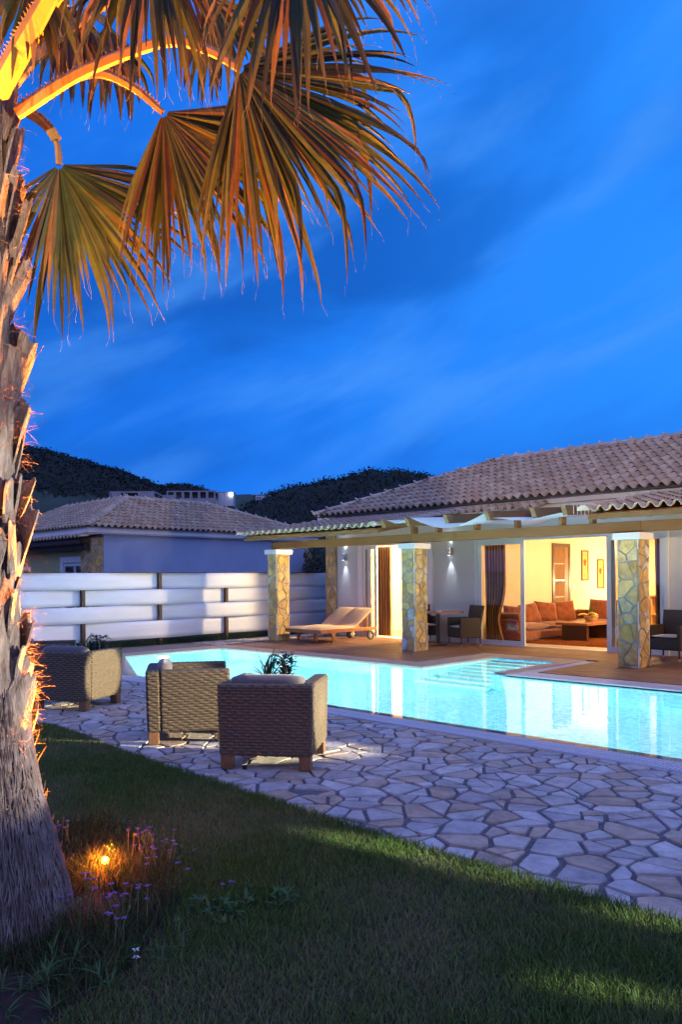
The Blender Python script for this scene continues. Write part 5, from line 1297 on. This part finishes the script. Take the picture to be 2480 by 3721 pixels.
# second frond below it
frond([W(60,410,3.30), W(230,300,3.3), W(360,268,3.3), W(480,318,3.3), W(592,410,3.3)], W(905,900,3.25), .76, 1.15, 66, .6, 2, (.05,.026), .4, limp=.4, face=RT*-.3-FW+Vector((0,0,.2)))
# frond hanging by the trunk
frond([W(75,392,3.4), W(160,452,3.45), W(205,520,3.48), W(214,600,3.5)], W(300,1000,3.45), .76, 1.35, 68, .45, 3, (.045,.034), .35, face=RT*-.1-FW)
# thick stalk rising out of the picture, its leaf hanging back down
frond([W(-8,330,3.1), W(70,180,2.98), W(160,20,2.9), W(300,-240,2.75), W(470,-330,2.6), W(545,-300,2.55)], W(560,400,2.5), .58, .85, 46, .8, 4, (.095,.035), .5, face=RT*.4-FW, limp=.3)
# dark stalk beside it
frond([W(0,370,3.35), W(110,230,3.35), W(230,120,3.35), W(400,5,3.35), W(560,-70,3.3), W(680,-60,3.3), W(760,-20,3.3)], W(840,250,3.25), .46, .9, 26, .9, 5, (.06,.03), .5, face=RT*-.2-FW, limp=.4)
# near frond over the camera with leaves reaching down to the right
frond([W(10,330,3.2), W(300,-150,2.9), W(700,-420,2.55), W(960,-420,2.35), W(1060,-330,2.28)], W(1160,200,2.2), .60, .95, 44, .6, 6, (.07,.03), .3, face=RT*-.1-FW+Vector((0,0,.15)), limp=.1)
# shorter shaggy old leaves hanging from the crown
frond([W(0,300,3.3), W(90,130,3.4), W(190,20,3.45), W(250,10,3.45)], W(285,300,3.45), .42, .8, 22, 1.4, 7, (.045,.03), .6, dry=.8, limp=.6)
frond([W(0,300,3.4), W(150,110,3.6), W(330,60,3.7), W(390,90,3.7)], W(420,380,3.7), .42, .8, 20, 1.4, 8, (.045,.03), .6, dry=.6, limp=.6)
frond([W(0,300,3.2), W(-20,60,3.1), W(60,-120,3.0), W(120,-130,2.95)], W(130,200,2.95), .40, .8, 20, 1.4, 9, (.05,.03), .6, dry=.4, limp=.6)
# crown leaves on the far side of the trunk, out of the frame
frond([W(-60,380,3.4), W(-300,180,3.5), W(-560,200,3.6)], W(-900,560,3.6), .85, 1.2, 34, .7, 10, (.06,.03), .5)
frond([W(-40,360,3.5), W(-80,0,3.9), W(0,-320,4.4), W(150,-420,4.8)], W(420,-360,5.3), .85, 1.2, 34, .7, 11, (.06,.03), .5)

# ================================================================== BED PLANTS
def flower_clump(x, y, n, sp, h, label, seed, pet):
    q = random.Random(seed); t = thing('flower_clump', label, 'flowers', (x, y, .02), 0, 'flowers in the bed round the palm')
    a = MB(); b = MB(); c = MB()
    for i in range(n):
        px, py = x+q.gauss(0, sp), y+q.gauss(0, sp); H = h*q.uniform(.6,1.1); lx, ly = q.gauss(0,.03), q.gauss(0,.03)
        a.tube([(px,py,.01),(px+lx*.5,py+ly*.5,.01+H*.5),(px+lx,py+ly,.01+H)], [.0028,.0024,.002], 4)
        X, Y, Z = px+lx, py+ly, .01+H
        if q.random() < .85:
            m = 9; 
            for j in range(m):
                an = 2*PI*j/m+q.random(); leaf_strip(b, (X,Y,Z), (math.cos(an), math.sin(an), q.uniform(.15,.5)), q.uniform(.014,.02), .0075, .5, 2)
            c.lathe(X, Y, [(.002,Z-.008),(.006,Z-.002),(.004,Z+.004)], 6)
        else: c.lathe(X, Y, [(.002,Z-.012),(.006,Z-.004),(.005,Z+.006),(.001,Z+.01)], 6)
    a.build('stems', MT['flowerstem'], t); b.build('blossom', pet, t); c.build('seed_heads', MT['flowerstem'], t)
def gp(px, py): 
    d = W(px, py, 1)-Vector((0,0,CH)); k = -CH/d.z; return d.x*k, d.y*k
for (px, py, n, sp, h, lab, sd) in (
    (515,3165,14,.075,.20,'mauve flowers on tall orange-lit stalks just right of the glowing ground spotlight',1),
    (600,3190,15,.085,.17,'mauve flowers at the right end of the lit row beyond the ground spotlight',2),
    (215,3110,11,.06,.17,'mauve flowers beside the lit edge of the trunk behind the ground spotlight',3),
    (310,3370,12,.06,.20,'mauve flower clump in front of the ground spotlight beside the trunk base',4),
    (400,3420,13,.08,.19,'mauve flower clump in front of the ground spotlight, in the middle of the bed',5),
    (490,3400,8,.06,.19,'sparse mauve flowers in front of the ground spotlight on its right',6)):
    x, y = gp(px, py); flower_clump(x, y, n, sp, h, lab, sd, MT['petal'])
x, y = gp(478, 3040); flower_clump(x, y, 3, .03, .12, 'dark red flowers in the lawn edge behind the ground spotlight', 8, MT['petalred'])
x, y = gp(500, 3560); flower_clump(x, y, 2, .01, .11, 'white star flower low in the grass in the foreground bed', 9, MT['petalwhite'])
x, y = gp(812, 3260); flower_clump(x, y, 2, .012, .06, 'two mauve blooms alone in the bare soil at the right of the bed', 10, MT['petal'])
def weed(px, py, n, L, label, seed, sp=.08, wf=.28):
    q = random.Random(seed); x, y = gp(px, py); t = thing('weed_plant', label, 'plant', (x, y, .015), 0, 'leafy weeds in the bed'); k = MB(); s = MB()
    for i in range(n):
        cx, cy = x+q.gauss(0,sp), y+q.gauss(0,sp); hh = q.uniform(.02,.09); s.tube([(cx,cy,.005),(cx+q.uniform(-.02,.02),cy,.015+hh)], .0025, 4)
        for j in range(7):
            a = q.uniform(0,2*PI); e = q.uniform(.1,1.2); leaf_strip(k, (cx,cy,.015+hh*q.uniform(.3,1)), (math.cos(a)*math.cos(e), math.sin(a)*math.cos(e), math.sin(e)), L*q.uniform(.6,1.2), L*wf, .6, 5)
    k.build('leaves', MT['weed'], t); s.build('stalks', MT['flowerstem'], t)
weed(900,3320,9,.07,'bright leafy weed at the right side of the bed',1,.10); weed(760,3330,7,.06,'leafy weed in the middle of the bed',2,.08)
weed(640,3150,7,.06,'low weed behind the row of orange-lit flowers',3,.08); weed(420,3040,6,.06,'low weed behind the ground spotlight',4,.08)
weed(330,3600,9,.10,'dark grassy weed in the front corner of the bed below the trunk',5,.10,.07); weed(560,3480,8,.08,'dark weed beside the white star flower',6,.09,.07); weed(100,3640,9,.10,'dark weed at the lower left edge in front of the trunk',7,.10,.07)

# ground spotlight
lx, ly = gp(383, 3185); LP = Vector((lx, ly, .0)); aim = (axis(2.6)-Vector((lx, ly, .12))).normalized()
gl = thing('ground_spotlight', 'small glowing orange ground spotlight in the flower bed aimed up the palm', 'spotlight', (lx, ly, .015))
LZ = .085
def spot_fixture(t, P, aim, matl, r=.035):
    P = Vector(P); a = Vector(aim).normalized(); k = MB(); k.tube([(P.x,P.y,-.02),(P.x,P.y,P.z-.03)], .010, 8); k.build('stake', MT['darkmetal'], t)
    k = MB(); k.tube([P-a*.07, P-a*.06, P, P+a*.002], [r*.55, r*.8, r*1.05, r*1.05], 16); k.build('housing', MT['darkmetal'], t)
    k = MB(); k.tube([P+a*.0025, P+a*.006, P+a*.016], [r*.95, r*.95, r*.5], 16); k.build('lens', matl, t)
spot_fixture(gl, (lx, ly, LZ), (aim*.55-FW*.75+RT*.25), emit('spot_lens', (1, .28, .02), 15), .021)

# ================================================================== TREES
def crown(center, rad, n, leaf, cols, seed, mats, name='crown', parent=None, lumps=14):
    rg = np.random.RandomState(seed); c = np.array(center); rad = np.array(rad)
    L = rg.normal(size=(lumps, 3)); L /= np.linalg.norm(L, axis=1, keepdims=True); L *= rg.uniform(.3, .85, (lumps, 1)); lr = rg.uniform(.28, .5, lumps)
    k = rg.randint(0, lumps, n); d = rg.normal(size=(n, 3)); d /= np.linalg.norm(d, axis=1, keepdims=True)
    P = (L[k]+d*(lr[k]*rg.uniform(.6, 1.05, n))[:, None])*rad+c
    a = rg.normal(size=(n, 3)); a /= np.linalg.norm(a, axis=1, keepdims=True); b = np.cross(a, rg.normal(size=(n, 3))); b /= np.linalg.norm(b, axis=1, keepdims=True)
    s = leaf*rg.uniform(.6, 1.4, n)[:, None]
    V = np.stack([P-a*s, P+b*s*.5, P+a*s, P-b*s*.5], 1).reshape(-1, 3); F = np.arange(n*4).reshape(-1, 4)
    cc = np.array(cols[0])[None]*(1-rg.uniform(0,1,(n,1)))+np.array(cols[1])[None]*rg.uniform(0,1,(n,1))
    return fast_mesh(name, V, F, mats, parent, col=cc*rg.uniform(.6,1.3,lumps)[k][:, None])
def tree(base, h, rad, n, leaf, cols, label, seed, group=None):
    t = thing('tree', label, 'tree', tuple(base), 0, group); b = Vector(base); q = random.Random(seed)
    k = MB(); k.tube([b, b+Vector((.05*h,0,h*.35)), b+Vector((0,.03*h,h*.75))], [h*.035, h*.026, h*.010], 8)
    for i in range(6):
        a = i*1.05; p = b+Vector((0,0,h*(.32+.06*i))); k.tube([p, p+Vector((math.cos(a)*rad[0]*.35, math.sin(a)*rad[1]*.35, h*.12)), p+Vector((math.cos(a)*rad[0]*.7, math.sin(a)*rad[1]*.7, h*.25))], [h*.014, h*.01, h*.004], 6)
    k.build('trunk', MT['treebark'], t); crown(b+Vector((0,0,h-rad[2]*.9)), rad, n, leaf, cols, seed, MT['treeleaf'], parent=t)
G0, G1 = (.012,.020,.008), (.032,.044,.014)
def tb(px, dep): p = W(px, 2100, dep); return (p.x, p.y, -1.5)
tree(tb(200,46), 6.9, (3.0,3.0,2.2), 9000, .16, (G0,G1), 'rounded dark bushy tree rising behind the neighbouring roof beside the palm trunk', 41, 'dark trees behind the neighbouring house')
tree(tb(60,50), 7.4, (3.2,3.2,2.4), 7000, .17, (G0,G1), 'dark tree half hidden by the palm trunk behind the neighbouring roof', 42, 'dark trees behind the neighbouring house')
tree(tb(330,52), 6.4, (2.6,2.6,1.9), 6000, .16, (G0,G1), 'lower dark tree beside the meadow behind the neighbouring roof ridge', 43, 'dark trees behind the neighbouring house')
p = W(1172, 2100, 33); tree((p.x, p.y, -.05), 3.3, (1.1,1.1,1.3), 5000, .05, ((.05,.065,.04),(.16,.18,.13)), 'grey green olive tree between the two houses', 44)
p = W(1015, 2100, 60); tree((p.x, p.y, -1.5), 6.2, (3.6,3.6,2.2), 7000, .17, (G0,G1), 'dark tree behind the right end of the neighbouring roof', 45, 'dark trees behind the neighbouring house')

# ================================================================== HILL BUILDINGS
def hb(px0, px1, ytop, ybot, dep, label, bays, roofed=True, depth=7):
    A = W(px0, ybot, dep); B = W(px1, ybot, dep); w = (B-A).length; h = (ybot-ytop)/CF*dep; t = thing('unfinished_building', label, 'building', tuple(A), math.atan2(B.y-A.y, B.x-A.x), 'buildings on the far hillside')
    k = MB(); k.box(0, w, 0, depth, h*.86, h); k.box(0, w, -.3, depth, -4, .0); k.build('slab', MT['concrete'], t, world=False)
    k = MB()
    for i in range(bays+1): k.box(w*i/bays-.18 if i else 0, w*i/bays+.18 if i < bays else w, .02, .4, .001, h*.859)
    k.build('pillars', MT['concrete'], t, world=False)
    k = MB(); k.box(.1, w-.1, depth*.5, depth*.55, .001, h*.858); k.build('back_wall', MT['concrete'], t, world=False)
    k = MB(); q = random.Random(int(px0))
    for i in range(40): x = q.uniform(.1,w-.1); y = q.uniform(.2,depth-.2); k.tube([(x,y,h),(x,y,h+.55)], .03, 4)
    k.build('starter_rods', MT['rust'], t, world=False); return t, w, h
t, w, h = hb(398, 560, 1786, 1822, 118, 'raw concrete house shell on the hillside above the neighbouring roof peak', 3)
k = MB(); k.box(.3, w*.26, -.05, .0, 0, h*.85); k.box(w*.64, w-.1, -.05, .0, 0, h*.85); k.build('front_wall', MT['concrete'], t, world=False)
t, w, h = hb(606, 782, 1784, 1812, 125, 'longer open concrete frame on the hillside right of the first shell', 6)
k = MB(); k.box(-6, w*.22, -1.2, -.9, -3, h*.35); k.build('front_wall', MT['concrete'], t, world=False)
def cabin(px0, px1, ytop, ybot, dep, label, lamp):
    A = W(px0, ybot, dep); B = W(px1, ybot, dep); w = (B-A).length; h = (ybot-ytop)/CF*dep; t = thing('site_cabin', label, 'cabin', tuple(A), math.atan2(B.y-A.y, B.x-A.x), 'white cabins on the far ridge')
    k = MB(); k.box(0, w, 0, 2.6, -1.5, h); k.build('wall', MT['container'], t, world=False); k = MB(); k.box(-.08, w+.08, -.08, 2.7, h+.001, h+.12); k.build('roof', MT['concrete'], t, world=False)
    k = MB(); k.box(w*.42, w*.45, -.02, -.001, 0, h*.95); k.build('door', MT['concrete'], t, world=False)
    if lamp:
        k = MB(); c = (w*.87, -.15, h*.55); k.lathe(c[0], c[1], [(.05,c[2]-.34),(.3,c[2]-.2),(.36,c[2]),(.3,c[2]+.2),(.05,c[2]+.34)], 14); k.build('lamp', emit('cabin_lamp', (1,.95,.8), 6), t, world=False)
cabin(793, 848, 1790, 1806, 128, 'white site cabin with a lit round lamp on the ridge', True)
cabin(930, 962, 1800, 1814, 125, 'small white cabin at the foot of the wooded right hill', False); cabin(963, 985, 1803, 1814, 126, 'smallest white cabin, right of its twin at the foot of the wooded hill', False)

# ================================================================== LIGHT
def lamp(kind, name, loc, power, colr, **kw):
    d = bpy.data.lights.new(name, kind); d.energy = power; d.color = colr; o = bpy.data.objects.new(name, d); COL.objects.link(o); o.location = loc
    if 'aim' in kw: o.rotation_euler = Vector(kw['aim']).to_track_quat('-Z', 'Y').to_euler()
    for k_ in ('shadow_soft_size', 'spot_size', 'spot_blend', 'size', 'shape', 'spread'):
        if k_ in kw: setattr(d, k_, kw[k_])
    return o
WARM = (1, .69, .35)
lamp('POINT', 'living_room_lamp', (-6.55, 17.6, 2.3), 700, WARM, shadow_soft_size=.18)
lamp('POINT', 'living_room_lamp', (-9.3, 21.7, 1.4), 260, WARM, shadow_soft_size=.18)
lamp('POINT', 'bedroom_lamp', (-11.9, 16.6, 2.25), 2000, (1, .72, .38), shadow_soft_size=.15)
for x in (-11.0, -7.8, -4.6, -1.4): lamp('AREA', 'pool_lamp', (x, 6.90, -.62), 500, (.80, 1, 1), size=.32, shape='DISK', aim=(0, 1, -.12))
for x in (-13.2, -9.3, -5.4): lamp('SPOT', 'pool_glow_fill', (x, 9.95, -.012), 520, (.62, 1, .92), aim=(0, .42, 1), spot_size=1.9, spot_blend=.9, shadow_soft_size=.18)  # added unseen spots at the water surface, standing in for upward pool light
pl = thing('pool_light', 'round underwater light glowing in the left end wall of the pool', 'pool light', (-14.26, 9.1, -.5))
k = MB(); k.tube([(-14.268,9.1,-.5),(-14.25,9.1,-.5)], .14, 20); k.build('rim', MT['steel'], pl); k = MB(); k.tube([(-14.249,9.1,-.5),(-14.243,9.1,-.5)], .12, 20); k.build('lens', emit('pool_lens', (.9,1,1), 25), pl)
lamp('AREA', 'pool_lamp', (-14.20, 9.1, -.5), 1100, (.80, 1, 1), size=.25, shape='DISK', aim=(1, 0, -.1))
lamp('AREA', 'step_fill', (-7.125, 11.3, -.16), 260, (.85, 1, 1), size=.22, shape='DISK', aim=(-1, .25, -.55))  # no fixture here: underwater fill light added to brighten the steps
for x, z in ((-11.27, 2.17), (-14.80, 2.13)):
    lamp('SPOT', 'sconce_up', (x, 15.155, z+.09), 16, (.72, .82, 1), aim=(0, .22, 1), spot_size=1.1, spot_blend=.8, shadow_soft_size=.02)
    lamp('SPOT', 'sconce_down', (x, 15.155, z-.09), 22, (.72, .82, 1), aim=(0, .20, -1), spot_size=.85, spot_blend=.9, shadow_soft_size=.02)
# ground spot under the palm
lamp('SPOT', 'palm_spot', (lx, ly, LZ+.06), 8500, (1, .30, .035), aim=(axis(3.2)+RT*1.0-Vector((lx, ly, LZ))), spot_size=1.7, spot_blend=1, shadow_soft_size=.04)
lamp('POINT', 'palm_spot_spill', Vector((lx, ly, LZ+.03))-FW*.05, 15, (1, .20, .015), shadow_soft_size=.03)
lamp('SPOT', 'palm_spot_edge', (lx, ly, LZ+.05), 40, (1, .24, .03), aim=(axis(.55)+RT*.1-Vector((lx, ly, LZ))), spot_size=1.5, spot_blend=1, shadow_soft_size=.04)
# a second ground spot on the hidden side of the trunk (its orange edge light shows on the trunk's left)
q2 = PB-RT*.8-FW*1.0; lamp('SPOT', 'palm_spot', (q2.x, q2.y, .15), 3000, (1, .30, .035), aim=(axis(3.7)+RT*.75-Vector((q2.x, q2.y, .15))), spot_size=.92, spot_blend=.8, shadow_soft_size=.04)
# garden floodlight beyond the right end of the pool: rakes the armchairs, trunk and fence
A_ = Vector((2.4, 10.3, 2.05))
def flood(P, aim, label, seed):
    t = thing('garden_floodlight', label, 'floodlight', (P.x, P.y, 0), 0, 'garden floodlights'); a = Vector(aim).normalized()
    k = MB(); k.tube([(P.x,P.y,0),(P.x,P.y,P.z-.12)], .03, 10); k.build('pole', MT['darkmetal'], t)
    k = MB(); Q = P-a*.16; k.tube([Q-a*.10, Q-a*.08, Q], [.06,.10,.12], 14); k.build('housing', MT['darkmetal'], t)
    k = MB(); k.tube([Q+a*.001, Q+a*.01], .105, 14); k.build('lens', MT['lens_white'], t)
def floodspot(P, tgt, power, half, colr=(1, .90, .62), blend=.12):
    lamp('SPOT', 'garden_flood', P, power, colr, aim=Vector(tgt)-Vector(P), spot_size=2*half, spot_blend=blend, shadow_soft_size=.05)
floodspot(A_, (-5.45, 4.62, .58), 18000, .082)
floodspot(A_, (-8.72, 4.80, .42), 26000, .030)
floodspot(A_, (-6.7, 3.22, .03), 5000, .018, (1, .95, .75), .4)
floodspot(A_, (-16.4, 9.6, 1.2), 1100, .28, (1, .95, .95), .6)
A2 = Vector((1.9, 4.3, 1.25))
floodspot(A2, axis(1.4), 2600, .150, (1, .94, .88), .25)
for x, y, p in ((-1.5, 3.38, 1900), (-3.0, 3.28, 4200), (-2.3, 3.36, 2000), (-1.35, 2.70, 1800)): floodspot(A2, (x, y, .03), p, .026, (.95, 1, .82), .8)
lamp('POINT', 'porch_lamp', (-2.9, 14.5, 2.1), 260, (1, .68, .34), shadow_soft_size=.1)
# floodlight behind the viewer: throws the palm's shadow onto the tiled roofs
Bp = Vector((0, 0, 2.3))-FW*5.0-RT*.2
floodspot(Bp, Vector((0, 0, 4.6))+FW*17+RT*5.6, 5800, .17, (1, .76, .56), .5)
floodspot(Bp, Vector((0, 0, 5.4))+FW*28-RT*6.5, 5200, .12, (1, .76, .56), 1)

# ================================================================== RENDER
S.view_settings.view_transform = 'Standard'; S.view_settings.look = 'None'; S.view_settings.exposure = 0; S.view_settings.gamma = 1
S.render.engine = 'CYCLES'; c = S.cycles
c.use_denoising = True
try: c.denoiser = 'OPENIMAGEDENOISE'; c.denoising_input_passes = 'RGB_ALBEDO_NORMAL'; c.denoising_prefilter = 'ACCURATE'
except Exception: pass
c.max_bounces = 9; c.diffuse_bounces = 4; c.glossy_bounces = 4; c.transmission_bounces = 6; c.transparent_max_bounces = 12
c.sample_clamp_indirect = 6; c.caustics_refractive = True; c.caustics_reflective = False; c.blur_glossy = .5
c.use_adaptive_sampling = True; c.adaptive_threshold = .015; c.use_light_tree = True
